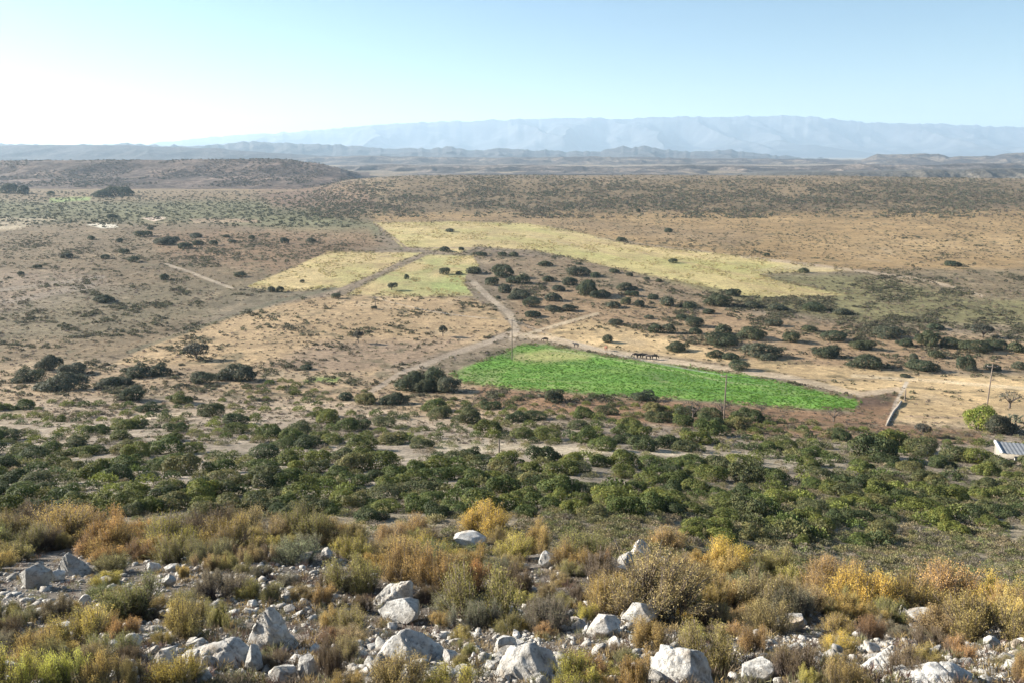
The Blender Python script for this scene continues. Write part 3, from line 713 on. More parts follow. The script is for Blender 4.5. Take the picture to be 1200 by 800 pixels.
# ---- foreground shrubs
FC = dict(G=(.36, .27, .085), O=(.38, .26, .09), L=(.40, .37, .065), V=(.25, .235, .085), B=(.19, .15, .11), Y=(.56, .40, .05), R=(.28, .17, .09), S=(.20, .20, .145), T=(.34, .26, .13))
FN = dict(G='golden', O='orange', L='lime yellow', V='olive', B='brown leafless', Y='bright yellow', R='red-brown', S='grey-green', T='straw coloured')
FS = [ # px, base py, w, h, colour, label
 (20, 812, 66, 60, 'L', 'lime yellow shrub in the bottom left corner'), (66, 812, 62, 58, 'L', 'lime yellow shrub second from the bottom left corner'), (112, 815, 60, 50, 'G', 'golden lime shrub third from the bottom left corner'),
 (90, 762, 66, 52, 'L', 'lime green shrub standing above the bottom left cluster'), (205, 808, 56, 50, 'L', 'lime shrub in front of the long low slab rock'), (150, 808, 36, 36, 'V', 'small olive shrub between lime shrubs on bottom edge'),
 (145, 728, 92, 46, 'V', 'wide olive shrub among stones in the left foreground'), (215, 752, 62, 52, 'G', 'rounded golden-brown shrub above the long low slab rock'), (150, 750, 44, 30, 'G', 'small golden shrub just below the wide olive shrub'),
 (8, 768, 36, 30, 'S', 'grey-green cushion shrub on the left edge'), (255, 706, 62, 38, 'S', 'grey-green shrub behind the pointed white boulder'), (215, 680, 20, 18, 'G', 'tiny golden tuft beside the pale slabs'),
 (105, 656, 40, 32, 'O', 'small orange shrub right of the dark angular boulder'), (60, 642, 90, 46, 'G', 'wide golden shrub on the crest at far left'), (15, 640, 60, 44, 'V', 'olive shrub on the crest at the left edge'),
 (130, 648, 70, 50, 'G', 'golden shrub on the left crest above the orange one'), (190, 654, 80, 52, 'G', 'broad golden shrub with dark base on the left crest'), (255, 648, 70, 48, 'G', 'golden shrub on the left crest right of the broad one'),
 (318, 640, 50, 34, 'T', 'straw shrub on the crest above the stones'), (345, 662, 50, 36, 'S', 'dark grey-green shrub left of the small bright white rock'),
 (378, 714, 24, 34, 'O', 'small upright orange shrub among white stones'), (412, 742, 46, 38, 'V', 'olive shrub between pointed boulder and cream boulder'), (575, 730, 96, 76, 'V', 'big olive and gold shrub right of the wedge boulder'),
 (420, 694, 62, 52, 'V', 'olive shrub behind the wedge boulder, left one'), (470, 684, 60, 54, 'G', 'golden shrub right behind the wedge boulder'), (520, 694, 66, 58, 'G', 'golden brown shrub between wedge boulder and big olive shrub'),
 (565, 628, 64, 40, 'Y', 'bright yellow shrub on the crest at picture centre'), (485, 634, 34, 32, 'O', 'orange shrub on the crest left of the bright yellow one'), (470, 812, 70, 52, 'G', 'golden shrub covering the foot of the lichen-marked boulder'),
 (540, 812, 56, 36, 'L', 'low lime shrub on the bottom edge at centre'), (385, 800, 32, 62, 'B', 'thin dark leafless shrub right of the pointed white boulder'), (322, 788, 30, 24, 'B', 'low leafless shrub at the foot of the pointed white boulder'),
 (760, 720, 124, 70, 'T', 'very wide orange-brown shrub below the white pyramid boulder'), (716, 716, 70, 52, 'O', 'orange shrub at the left side of the very wide one'), (630, 652, 46, 42, 'O', 'orange shrub on the crest right of centre'), (668, 672, 50, 40, 'G', 'golden shrub left of the white pyramid boulder'),
 (757, 762, 44, 44, 'G', 'golden shrub overlapping the rear twin pale boulder'), (745, 814, 52, 62, 'G', 'golden lime shrub left of the rounded pale boulder'), (838, 784, 70, 64, 'V', 'dense olive shrub right behind the rounded pale boulder'),
 (802, 736, 20, 22, 'Y', 'tiny yellow shrub between the orange and olive shrubs'), (885, 716, 72, 56, 'T', 'straw orange shrub above the dense olive shrub'), (898, 746, 56, 52, 'V', 'olive shrub right of the dense olive shrub'),
 (680, 812, 66, 42, 'L', 'low lime shrub right of the wide split boulder'), (820, 676, 40, 34, 'O', 'orange shrub on the crest right of the white pyramid boulder'), (785, 648, 40, 30, 'O', 'small orange shrub behind the white pyramid boulder'),
 (1010, 718, 78, 62, 'Y', 'left half of the broad orange-yellow shrub pair on the right crest'), (1062, 720, 80, 60, 'O', 'right half of the broad orange-yellow shrub pair on the right crest'), (1160, 722, 66, 46, 'Y', 'bright yellow shrub on the crest near the right edge'), (1190, 732, 50, 52, 'O', 'orange shrub touching the right edge'),
 (1145, 756, 96, 60, 'V', 'wide olive shrub below the bright yellow one near the right edge'), (1020, 752, 30, 38, 'R', 'small red-brown shrub above the stepped pale boulder'), (988, 812, 54, 58, 'G', 'golden shrub left of the stepped pale boulder'),
 (1062, 796, 60, 44, 'B', 'brown twiggy shrub right of the stepped pale boulder'), (946, 812, 30, 34, 'L', 'small lime shrub on the bottom edge right of the knobbly boulder'), (930, 800, 50, 50, 'B', 'brown twiggy shrub behind the knobbly pale boulder'),
 (935, 730, 60, 48, 'S', 'grey shrub left of the broad orange-yellow pair'), (1195, 808, 30, 50, 'T', 'straw shrub in the bottom right corner'), (640, 740, 60, 50, 'S', 'grey shrub between the big olive shrub and the twin boulders'),
 (700, 690, 60, 50, 'B', 'brown leafless shrub left of the very wide orange-brown shrub'), (975, 690, 60, 40, 'T', 'straw shrub behind the broad orange-yellow pair'),
 (1100, 745, 60, 40, 'T', 'straw shrub under the right crest between orange and olive'), (610, 700, 40, 40, 'B', 'brown shrub right of the big olive shrub'),
]
def shrub(px, py, w, h, c, me_i=None):
    x, y, z = g1(px, py-4); s = 1/pxm(y, z)
    i = me_i if me_i is not None else int(rng.integers(len(FYN)))
    fo, stm = FYN[i]
    root = bpy.data.objects.new('shrub', None); C.objects.link(root); root.empty_display_size = .2
    root.location = (x, y, z-.02)
    root.scale = (w*s, w*s, h*s*.88); root.rotation_euler = (rng.normal()*.05, rng.normal()*.05, rng.random()*6.28)
    b = link('stems', stm, None, root)
    a = link('foliage', fo, None, root)
    k = (np.array(FC[c])*.78+np.mean(FC[c])*.22)*rng.uniform(1.1, 1.55)*(1+rng.normal(size=3)*.05)
    if c == 'B': k = np.array(FC[c])*rng.uniform(.8, 1.1)
    a.color = (*k, 1)
    return root, a
taken = []
for (px, py, w, h, c, lab) in FS:
    h *= .84; r, a = shrub(px, py, w, h, c); r['label'] = lab; r['category'] = 'shrub'; r['group'] = 'fynbos shrubs on the foreground slope'; taken.append((px, py-h*.3, w))
def crest(px): return np.interp(px, [0, 200, 400, 600, 700, 850, 1000, 1200], [632, 634, 636, 642, 652, 672, 692, 718])
nf = 0; tries = 0
while nf < 235 and tries < 12000:
    tries += 1
    px = rng.uniform(-30, 1230); cr = crest(px)
    if nf < 125: py = cr+rng.uniform(0, 44)+(28*rng.random() if px > 420 else 0)
    else: py = rng.uniform(cr+30, 815)
    dens = 1.0 if py < cr+30 else (.55 if px < 430 else .85)
    if 420 < px < 1200 and py < cr+62: dens = max(dens, .85)
    if rng.random() > dens: continue
    sc = np.interp(py, [630, 800], [.85, 1.1]); w = rng.uniform(34, 74)*sc; h = w*rng.uniform(.48, .74)
    ok = all(abs(px-a) > (w+c)*.24 or abs((py-h*.3)-b) > (9 if py < cr+40 else 14) for a, b, c in taken)
    for bl in BL:
        if abs(px-bl[0]) < (w*.5+bl[2]*.42) and bl[1]-bl[3]*.9 < py < bl[1]+h*1.05: ok = False
    if not ok: continue
    if py > cr+40: w *= .75; h *= .75
    p = [.28, .09, .06, .22, .09, .03, .01, .06, .16] if py < cr+50 else [.2, .05, .12, .25, .2, .01, .02, .1, .05]
    if 840 < px: p = [.2, .12, .03, .25, .1, .03, .02, .1, .15]
    c = rng.choice(list('GOLVBYRST'), p=np.array(p)/sum(p))
    r, a = shrub(px, py, w, h, c); r['category'] = 'shrub'
    auto(r, px, py-h*.4, FN[c]+' shrub', 'fynbos shrubs on the foreground slope', w*h); taken.append((px, py-h*.3, w)); nf += 1
# the same cover carries on past both sides of the view
for sd in (-1, 1):
    for q in range(30):
        px = (-30-rng.random()*330) if sd < 0 else (1230+rng.random()*330); cr = 634 if sd < 0 else 722
        py = cr+rng.uniform(0, 45) if q < 18 else rng.uniform(cr+30, 815); w = rng.uniform(40, 74)
        r, a = shrub(px, py, w, w*rng.uniform(.5, .74), rng.choice(list('GOVTSL'))); r['category'] = 'shrub'
        r['label'] = 'olive or golden shrub just beyond the %s edge of the photo' % ('left' if sd < 0 else 'right'); r['group'] = 'fynbos shrubs past the photo edges'
# small dry tufts between the stones, uncountable
def tufts(name, P, size, nleaf, colf, lw=.12, flat=.6, yr=None, leafL=.5, up=.6, xyz=None):
    X, Y, Z = ground_at(P[:, 0], P[:, 1]) if xyz is None else xyz
    if yr: k = (Y > yr[0]) & (Y < yr[1]); X, Y, Z, P = X[k], Y[k], Z[k], P[k]
    n = len(X); sz = size(Y, Z, n); col = colf(P, X, Y, n)
    d = unit(rng.normal(size=(n, nleaf, 3))); d[..., 2] = np.abs(d[..., 2])
    rad = rng.uniform(.55, 1, (n, nleaf, 1))
    c = np.stack([X, Y, Z], 1)[:, None]+d*rad*(sz*.5)[:, None, None]*np.array([1, 1, flat*1.6])
    ax = unit(d*.6+rng.normal(size=d.shape)*.6+np.array([0, 0, up]))
    Lf = (sz*leafL)[:, None]*rng.uniform(.6, 1.3, (n, nleaf)); wf = (sz*lw)[:, None]*rng.uniform(.6, 1.3, (n, nleaf))
    cc = col[:, None]*rng.uniform(.65, 1.35, (n, nleaf, 1))
    V, Q, cv = leaf_quads(c.reshape(-1, 3), ax.reshape(-1, 3), wf.ravel(), Lf.ravel(), cc.reshape(-1, 3))
    me = mesh_from(name, V, quads=Q, col=cv); return link(name, me, M_leaf, kind='stuff')
def pick(cols, wts=None):
    cols = np.array(cols)
    def f(P, X, Y, n):
        i = rng.choice(len(cols), n, p=wts)
        return cols[i]*rng.uniform(.75, 1.3, (n, 1))
    return f
tufts('dry_grass', sample_px(5600, -420, 1620, 612, 830, lambda a, b: .3+.7*sstep(-.3, .3, fbm(a/30+9, b/18, 3, 63))), lambda Y, Z, n: rng.uniform(.10, .30, n), 50,
      pick([(.22, .17, .11), (.30, .22, .10), (.16, .13, .095), (.2, .19, .10), (.15, .1, .08)]), lw=.035, flat=.5, yr=(4.6, 23), leafL=.42, up=1.0)

# ---- green bushes on the slope and the plain below
GC = [(.100, .130, .036), (.135, .155, .040), (.110, .122, .050), (.170, .190, .045), (.075, .098, .038), (.185, .180, .070)]
GD = [(.072, .090, .048), (.085, .098, .050), (.088, .098, .062), (.062, .078, .044)]
def bush(px, py, w, h, col, meshes, name='bush', zs=1.0):
    x, y, z = g1(px, py); s = 1/pxm(y, z)
    me = meshes[rng.integers(len(meshes))]
    h = max(.38*w, h-.15*w); o = link(name, me, None); o.location = (x, y, z-.05*w*s)
    hh = me.get('h') or max(v.co.z for v in me.vertices); me['h'] = hh
    o.scale = (w*s, w*s, h*s/hh*1.0); o.rotation_euler = (0, 0, rng.random()*6.28)
    o.color = (*(np.array(col)*rng.uniform(.88, 1.15)), 1); return o
# dark trees on the plain: px centre, py centre, w, h
PT = [(10,222,22,14),(28,223,14,12),(60,227,10,7),(118,229,22,9),(138,227,32,12),(132,254,12,7),(107,279,9,6),(170,275,20,8),(230,276,16,8),(193,285,26,9),(218,288,18,10),(233,285,14,8),(250,285,12,8),
 (157,304,14,9),(78,300,14,8),(124,301,12,7),(147,295,12,8),(193,325,12,9),(120,351,24,11),(283,322,15,8),(318,339,10,8),(328,339,9,8),(354,330,6,5),(334,282,10,8),(365,282,12,7),(295,278,8,6),
 (393,347,11,8),(45,313,10,6),(24,320,8,5),(177,268,8,5),(140,282,9,6),(205,280,9,6),(265,277,9,5),(272,283,9,5),
 (527,270,12,6),(521,292,13,8),(541,292,7,5),(565,298,14,7),(589,298,12,7),(602,298,12,7),(477,325,6,7),(520,318,13,10),(555,317,20,11),(538,320,8,5),(590,318,26,18),(613,327,18,14),(575,330,16,12),
 (592,338,18,12),(610,345,28,15),(622,355,22,14),(642,327,16,9),(647,348,18,12),(677,320,28,11),(638,309,16,8),(667,330,18,12),(687,338,26,20),(705,345,24,12),(733,336,24,12),(625,368,20,10),(647,362,20,9),
 (667,362,22,9),(718,357,18,10),(733,353,12,10),(750,356,12,10),(782,353,20,14),(720,318,14,7),(783,270,10,7),(729,281,12,7),(788,306,11,7),(748,247,6,5),(738,322,8,6),(758,327,8,5),(772,329,8,5),(678,309,7,4),
 (584,349,6,5),(600,328,16,10),(655,338,16,9),(698,322,14,8),(742,344,16,9),(765,348,14,8),
 (899,299,8,6),(942,317,13,8),(1117,310,18,8),(858,343,16,11),(842,352,30,18),(807,358,16,10),(882,358,18,10),(952,361,26,12),(987,365,20,10),
 (439,361,7,5),(405,464,20,12),(460,469,34,14),(722,377,18,9),(712,397,14,11),(767,385,16,12),(782,385,16,13),(793,409,28,9),(757,465,34,15),(648,464,26,18),
 (812,378,24,14),(815,388,16,10),(848,386,20,14),(880,392,34,16),(928,395,24,15),(977,393,30,16),(847,403,40,11),(840,415,22,11),(855,417,20,11),(895,412,44,20),(868,428,26,15),(968,415,36,13),
 (1015,425,38,17),(1010,405,30,13),(1042,392,34,14),(1087,398,30,21),(1115,402,26,14),(1143,408,36,15),(1167,405,24,14),(1190,407,20,14),(1080,430,34,13),(1133,426,22,19),(1162,430,20,11),(1070,418,11,10),(1097,415,20,11),
 (58,426,28,20),(88,433,32,15),(35,440,34,20),(72,454,54,18),(127,448,28,15),(142,447,28,14),(160,436,36,19),(185,434,28,17),(158,461,30,20),(238,443,28,17),(280,437,38,24),(263,441,22,12),(359,430,16,8),(72,490,12,10),
 (483,448,38,26),(512,445,34,30),(526,451,32,24),(499,452,30,20),(1020,523,52,36),(1044,515,46,30),(1077,523,36,26),(1120,532,34,22),(1146,534,34,22),(1100,540,30,18),(1172,541,30,16),
 (912,361,20,9),(905,378,20,10),(1060,402,22,10),(950,385,18,9),(1095,383,20,9),(1195,428,16,12),(1060,440,12,6),(830,365,14,8),(800,372,14,8),(760,372,12,6)]
for (px, py, w, h) in PT:
    small = w < 22
    dk = GD if py < 470 else GC
    o = bush(px, py+h*.5-.1*w, w*1.06, h*1.12, dk[rng.integers(len(dk))], BUSHS if small else BUSH, 'tree' if small else 'crown')
    if not small:
        root = bpy.data.objects.new('tree', None); C.objects.link(root); root.location = o.location; root.scale = o.scale; root.rotation_euler = o.rotation_euler
        o.location = (0, 0, .03); o.scale = (1, 1, 1); o.rotation_euler = (0, 0, 0); o.parent = root
        tk = link('trunk', STUMP, None, root); o = root
    o['category'] = 'tree'
    nm = ('tiny' if w < 11 else 'small' if w < 18 else 'medium' if w < 28 else 'large')+' dark green '+('round tree' if h/w > .62 else 'low tree')
    auto(o, px, py, nm, 'dark trees scattered over the plain', w*h)
# trees with a visible trunk
def tree(px, pyb, w, h, col, crown, trunk, lab, name='tree'):
    x, y, z = g1(px, pyb); s = 1/pxm(y, z)
    root = bpy.data.objects.new(name, None); C.objects.link(root); root.location = (x, y, z-.05)
    hh = max(v.co.z for v in crown.vertices); root.scale = (w*s, w*s, h*s/hh); root.rotation_euler[2] = rng.random()*6.28
    root['label'] = lab; root['category'] = 'tree'; root['group'] = 'lone trees with a bare trunk'
    link('trunk', trunk, None, root); c = link('crown', crown, None, root); c.color = (*col, 1); return root
tree(230, 421, 29, 20, (.075, .08, .06), CROWN[0], TRUNK[0], 'grey-green flat-crowned tree on the pale sand left of the twin dark bushes')
tree(420, 402, 12, 16, (.08, .08, .06), CROWN[1], TRUNK[1], 'small round tree with thin trunk in the sandy field, left one')
tree(519, 394, 13, 14, (.06, .07, .045), CROWN[1], TRUNK[1], 'small round tree with thin trunk in the sandy field, right one')
tree(459, 340, 13, 9, (.055, .07, .04), CROWN[0], TRUNK[0], 'small dark tree standing in the left yellow stubble field')
tree(1152, 396, 23, 16, (.075, .08, .06), CROWN[0], TRUNK[0], 'grey spreading tree behind the sand at far right')
tree(1081, 511, 18, 17, (.10, .10, .08), CROWN[1], TRUNK[1], 'grey umbrella-shaped tree on two stems below the sand flat')
tree(977, 494, 25, 18, (.10, .085, .07), BARE[0], TRUNK[0], 'leafless grey tree just below the right tip of the green field')
tree(846, 486, 27, 20, (.10, .085, .075), BARE[1], TRUNK[1], 'leafless brown tree below the green field beside a pole')
tree(892, 482, 20, 12, (.10, .08, .07), BARE[0], TRUNK[0], 'low leafless tree on brown soil under the green field')
tree(812, 492, 30, 24, (.095, .09, .075), BARE[1], TRUNK[2], 'pale-trunked leafless tree below the middle of the green field')
tree(1183, 478, 34, 22, (.10, .105, .085), BARE[0], TRUNK[1], 'leafless grey tree behind the prickly pears at right')
tree(1146, 503, 38, 30, (.20, .245, .045), BUSH[2], STUMP, 'bright yellow-green tree beside the farm house')
tree(1167, 507, 30, 24, (.08, .085, .055), BUSH[5], STUMP, 'dark tree touching the bright yellow-green tree')
# dense slope bushes
SL = [([(-40, 478), (150, 470), (420, 458), (700, 468), (860, 485), (960, 500), (1230, 530), (1230, 560), (900, 545), (500, 520), (-40, 520)], .95),
      ([(-40, 520), (500, 535), (900, 548), (900, 600), (600, 602), (-40, 600)], 1.0), ([(880, 550), (1230, 560), (1230, 600), (1000, 640), (800, 625)], .5),
      ([(270, 448), (420, 442), (420, 480), (270, 480)], .7)]
GAPS = [([(-40, 498), (90, 494), (240, 515), (420, 522), (520, 545), (300, 530), (100, 512), (-40, 510)], .7), ([(560, 485), (760, 492), (880, 505), (700, 503), (560, 496)], .6), ([(600, 548), (760, 556), (900, 575), (1050, 590), (860, 585), (680, 570)], .6), ([(130, 545), (330, 556), (460, 572), (300, 568), (150, 558)], .6), ([(930, 540), (1240, 548), (1240, 560), (940, 553)], .8), ([(160, 480), (420, 485), (520, 500), (330, 503), (170, 498)], .75), ([(500, 516), (640, 520), (800, 527), (900, 540), (760, 541), (620, 534), (500, 530)], .98), ([(90, 455), (300, 462), (250, 476), (120, 474)], .9), ([(530, 466), (640, 470), (560, 480), (380, 475)], .5),
        ([(880, 500), (1000, 505), (1000, 530), (900, 520)], .6)]
def slopew(px, py):
    w = np.zeros(px.shape)
    for p, k in SL: w = np.maximum(w, inpoly(px, py, p, 7)*k)
    for p, k in GAPS: w = w*(1-k*inpoly(px, py, p, 3))
    lo_ = inpoly(px, py, [(-40, 545), (420, 560), (900, 575), (900, 640), (-40, 640)], 8)
    return w*np.maximum(.06+.94*sstep(-.26, -.02, fbm(px/75, py/18, 3, 71)), lo_*.75)
cand = sample_px(7000, -40, 1240, 445, 640, slopew)
got = []
for (px, py) in cand:
    sc = np.interp(py, [450, 500, 560, 600], [20, 29, 38, 44]); w = sc*rng.uniform(.62, 1.28)*(.76 if px > 880 else 1)
    if py > crest(px)-34+14: continue
    if all(abs(px-a) > (w+c)*.26 or abs(py-b) > (w+c)*.12 for a, b, c in got):
        if all(abs(px-a) > (w+c)*.42 or abs(py-b) > (w+c)*.2 for a, b, c, _ in PT if b > 440): got.append((px, py, w))
print('slope bushes', len(got))
got.sort(key=lambda t: -t[2])
got = [t for t in got if t[2] > 0]
for (px, py, w) in got[:296]:
    h = w*rng.uniform(.48, .72); ci = rng.choice(len(GC), p=[.22, .22, .16, .14, .16, .10])
    o = bush(px, py+h*.1, w, h, GC[ci], BUSH, 'bush'); o['category'] = 'bush'
    cn = ['dark green', 'mid green', 'dull green', 'bright green', 'very dark green', 'light olive'][ci]
    auto(o, px, py-h*.4, ('large ' if w > 40 else 'small ' if w < 24 else '')+cn+' thicket bush', 'green bushes crowding the slope below the rocks', w*h)
rest = np.array([(a, b) for a, b, c in got[296:]]) if len(got) > 296 else None
if rest is not None and len(rest):
    tufts('scrub', rest, lambda Y, Z, n: rng.uniform(1.6, 3.0, n), 420, pick(GC), lw=.055, flat=.5, leafL=.085, up=.2)
# uncountable low scrub
OL = [(.20, .19, .085), (.25, .22, .10), (.17, .16, .09), (.25, .20, .12), (.15, .165, .065), (.2, .17, .13)]
def sw(px, py): return np.clip(.30+.7*inpoly(px, py, [(780, 565), (1240, 545), (1240, 740), (900, 690), (700, 650), (600, 610)], 12), 0, 1)*(.4+.6*sstep(-.3, .2, fbm(px/40, py/14, 3, 73)))
tufts('scrub', sample_px(7000, -40, 1240, 500, 725, sw), lambda Y, Z, n: rng.uniform(.55, 1.5, n)*np.interp(Y, [40, 110], [.8, 1.2]), 170, pick(OL), lw=.055, flat=.5, yr=(34, 140), leafL=.10, up=.3)
def pw(px, py):
    w = np.full(px.shape, .35)
    for poly, k in (([(-40, 270), (440, 284), (300, 335), (160, 400), (-40, 440)], .8), ([(870, 325), (1240, 320), (1240, 400), (900, 380)], 1.0), ([(600, 300), (900, 350), (1240, 400), (1240, 432), (900, 420), (620, 380)], .7), ([(-40, 430), (640, 455), (1000, 490), (1240, 520), (1240, 560), (-40, 500)], .75)):
        w = np.maximum(w, inpoly(px, py, poly, 8)*k)
    for poly in (FIELD_A, FIELD_B, FIELD_C, GREEN): w = w*(1-inpoly(px, py, poly, 1))
    for line, wd, c in TRACKS[:6]: w = w*(1-nearline(px, py, line, wd, 1))
    w = w*(1-.8*inpoly(px, py, [(620, 390), (700, 374), (900, 425), (1240, 450), (1240, 495), (1060, 495), (950, 446), (640, 400)], 3))
    return w*(.25+.75*sstep(-.3, .35, fbm(px/36, py/10, 4, 74)))
BR = [(.17, .145, .10), (.22, .18, .12), (.13, .12, .08), (.24, .18, .12), (.12, .12, .07), (.18, .14, .12)]
tufts('scrub', sample_px(15000, -40, 1240, 300, 520, pw), lambda Y, Z, n: rng.uniform(.35, 1.0, n)*np.interp(Y, [100, 500], [.9, 2.0]), 26, pick(BR), lw=.16, flat=.42, yr=(90, 560), leafL=.28, up=.3)
tufts('scrub', sample_px(9000, -40, 1240, 236, 305, pw), lambda Y, Z, n: rng.uniform(.8, 2.2, n)*np.interp(Y, [500, 1000], [1, 1.4]), 16, pick([(.12, .11, .075), (.16, .13, .09), (.10, .10, .06)]), lw=.2, flat=.4, yr=(450, 1100), leafL=.3, up=.3)
def rw(px, py): return sstep(235, 262, px+rng.random(px.shape)*260-100)*(.25+.75*sstep(-.3, .3, fbm(px/50, py/7, 4, 75)))
tufts('scrub', sample_px(15000, 300, 1240, 203, 272, lambda a, b: rw(a, b)*sstep(320, 430, a)*(1-sstep(232, 270, b+6*np.sin(a/37)+4*np.sin(a/13)))), lambda Y, Z, n: rng.uniform(2.0, 5.2, n), 20, pick([(.12, .12, .075), (.15, .13, .085), (.10, .105, .065), (.18, .14, .10)]), lw=.25, flat=.5, yr=(800, 1900), leafL=.32, up=.3)
tufts('scrub', sample_px(4000, -40, 440, 222, 285, lambda a, b: 1-sstep(238, 284, b+6*np.sin(a/31)+4*np.sin(a/11))), lambda Y, Z, n: rng.uniform(1.5, 4.5, n), 20, pick([(.075, .08, .052), (.09, .09, .055), (.10, .10, .06)]), lw=.25, flat=.45, yr=(700, 1400), leafL=.32, up=.3)
def ew(px, py):
    w = np.zeros(px.shape)
    for poly in (FIELD_A, FIELD_B, FIELD_C, GREEN):
        m = inpoly(px, py, poly, 3.5); w = np.maximum(w, 4*m*(1-m))
    for line, wd, c in TRACKS[:6]:
        m = nearline(px, py, line, wd+1, 1.5); w = np.maximum(w, 2.5*m*(1-m))
    return w*sstep(-.3, .3, fbm(px/12, py/6, 3, 83))
tufts('dry_grass', sample_px(3200, 190, 1160, 255, 490, ew), lambda Y, Z, n: rng.uniform(.4, 1.1, n)*np.interp(Y, [200, 700], [.8, 2.0]), 22, pick([(.26, .21, .12), (.33, .26, .14), (.17, .16, .08), (.22, .17, .11)]), lw=.2, flat=.45, leafL=.3, up=.4)
def yw(px, py):
    w = np.zeros(px.shape)
    for poly in (FIELD_A, FIELD_B, FIELD_C): w = np.maximum(w, inpoly(px, py, poly, 1))
    return w*sstep(-.1, .4, fbm(px/16, py/5, 3, 84))
tufts('dry_grass', sample_px(5000, 280, 1010, 258, 350, yw), lambda Y, Z, n: rng.uniform(.6, 1.5, n)*np.interp(Y, [300, 800], [.8, 1.6]), 12, pick([(.45, .35, .17), (.50, .41, .21), (.38, .31, .15), (.40, .36, .15)]), lw=.25, flat=.25, leafL=.4, up=.3)
CL = [(.105, .105, .06), (.13, .125, .07), (.09, .085, .055), (.14, .12, .08)]
def cw(px, py):
    w = pw(px, py); a = inpoly(px, py, [(870, 325), (1240, 320), (1240, 400), (900, 385), (820, 360)], 6)
    n = fbm(px/26+4, py/8, 4, 77)
    for poly in (FIELD_A, FIELD_B, FIELD_C, GREEN): a = a*(1-inpoly(px, py, poly, 4)); 
    return np.clip(w*sstep(.05, .3, n)+a*.6*sstep(-.3, .2, n), 0, 1)
tufts('scrub', sample_px(9000, -40, 1240, 268, 470, cw), lambda Y, Z, n: rng.uniform(.8, 2.0, n)*np.interp(Y, [150, 500], [.85, 1.35]), 30, pick(CL), lw=.2, flat=.5, yr=(150, 640), leafL=.26, up=.2)
mv = np.empty(len(MESA.data.vertices)*3, np.float32); MESA.data.vertices.foreach_get('co', mv); mv = mv.reshape(-1, 3)
mk = mv[:, 2] > -60; mv = mv[mk]; mv = mv[rng.choice(len(mv), min(9000, len(mv)), replace=False)]+rng.normal(size=(min(9000, len(mv)), 3))*np.array([3, 3, 0]); mpx, mpy = proj(mv[:, 0], mv[:, 1], mv[:, 2])
kk_ = fbm(mv[:, 0]/70, mv[:, 1]/120, 3, 78) > -.15; mv = mv[kk_]
tufts('scrub', mv[:, :2], lambda Y, Z, n: rng.uniform(2.5, 7, n), 18, pick([(.085, .08, .06), (.11, .095, .07), (.07, .068, .052)]), lw=.25, flat=.5, leafL=.3, up=.3, xyz=(mv[:, 0], mv[:, 1], mv[:, 2]))
# lush crop
tufts('crop_plants', sample_px(5500, 520, 1015, 400, 484, lambda a, b: inpoly(a+8*fbm(a/9, b/5, 2, 81), b+3*fbm(a/7, b/4, 2, 82), GREEN, 2.5)*(1-.8*inpoly(a, b, [(600, 415), (640, 409), (700, 415), (690, 422), (640, 424), (600, 422)], 3))), lambda Y, Z, n: rng.uniform(.3, .6, n), 14,
      pick([(.115, .24, .035), (.13, .26, .038), (.105, .23, .034), (.16, .26, .045)]), lw=.3, flat=.35, leafL=.5, up=.6)

# ------------------------------------------------------------------ poles and wires
M_pole = mat_plain('weathered_wood', (.20, .16, .125), .9, 3, .3); M_wire = mat_plain('wire', (.3, .3, .3), .4)
M_white = mat_plain('whitewash', (.70, .68, .64), .8, 2, .12); M_roof = mat_plain('roof_sheet', (.19, .20, .21), .8, 1.5, .15); M_dark = mat_plain('dark_glass', (.03, .035, .04), .15)
M_door = mat_plain('door_paint', (.16, .11, .07), .6, 3, .2)
tops = []
for (px, pb, pt, lab) in ((600, 421, 374, 'slim wooden power pole standing in the green field near its left end'), (848, 494, 437, 'slim wooden power pole rising across the right part of the green field'),
                         (1156, 480, 426, 'slim wooden power pole behind the bright yellow-green tree'), (440, 362, 348, 'distant thin power pole in the sandy field')):
    x, y, z = g1(px, pb); s = 1/pxm(y, z); h = (pb-pt)*s*1.02
    root = bpy.data.objects.new('utility_pole', None); C.objects.link(root); root.location = (x, y, z); root.rotation_euler[2] = -.35
    root['label'] = lab; root['category'] = 'utility pole'; root['group'] = 'power poles crossing the valley'
    a = Acc(); a.tube([(0, 0, -.3), (0, 0, h*.5), (0, 0, h)], [.14, .12, .095], 8); link('post', a.mesh('post'), M_pole, root)
    a = Acc(); a.box(-.95, .95, -.06, .06, h-.55, h-.42); link('crossarm', a.mesh('crossarm'), M_pole, root)
    for q in (-.85, 0, .85):
        a = Acc(); a.tube([(q, 0, h-.42), (q, 0, h-.34), (q, 0, h-.28)], [.035, .06, .03], 6); link('insulator', a.mesh('insulator'), M_white, root)
    tops.append((x, y, z+h-.3))
for (i, j) in ((3, 0), (0, 1), (1, 2)):
    a = Acc()
    for q in (-.85, 0, .85):
        A_ = np.array(tops[i])+(q*math.cos(.35), -q*math.sin(.35), 0); B_ = np.array(tops[j])+(q*math.cos(.35), -q*math.sin(.35), 0)
        t = np.linspace(0, 1, 15)[:, None]; p = A_*(1-t)+B_*t; p[:, 2] -= (4*t*(1-t))[:, 0]*1.6
        a.tube(p, np.full(15, .012), 4)
    o = link('power_line', a.mesh('power_line'), M_wire, label=['thin wires between the distant pole and the green field pole', 'thin wires spanning above the green field between two poles', 'thin wires from the green field to the pole near the house'][(3, 0, 1).index(i)], category='power line')
x, y, z = g1(585, 537); s = 1/pxm(y, z)
a = Acc(); a.tube([(0, 0, -.2), (0, 0, 12*s), (0, 0, 24*s)], [.1, .09, .075], 8)
o = link('fence_post', a.mesh('fence_post'), M_pole, label='lone dark wooden post in the pale gap between thickets', category='post'); o.location = (x, y, z)
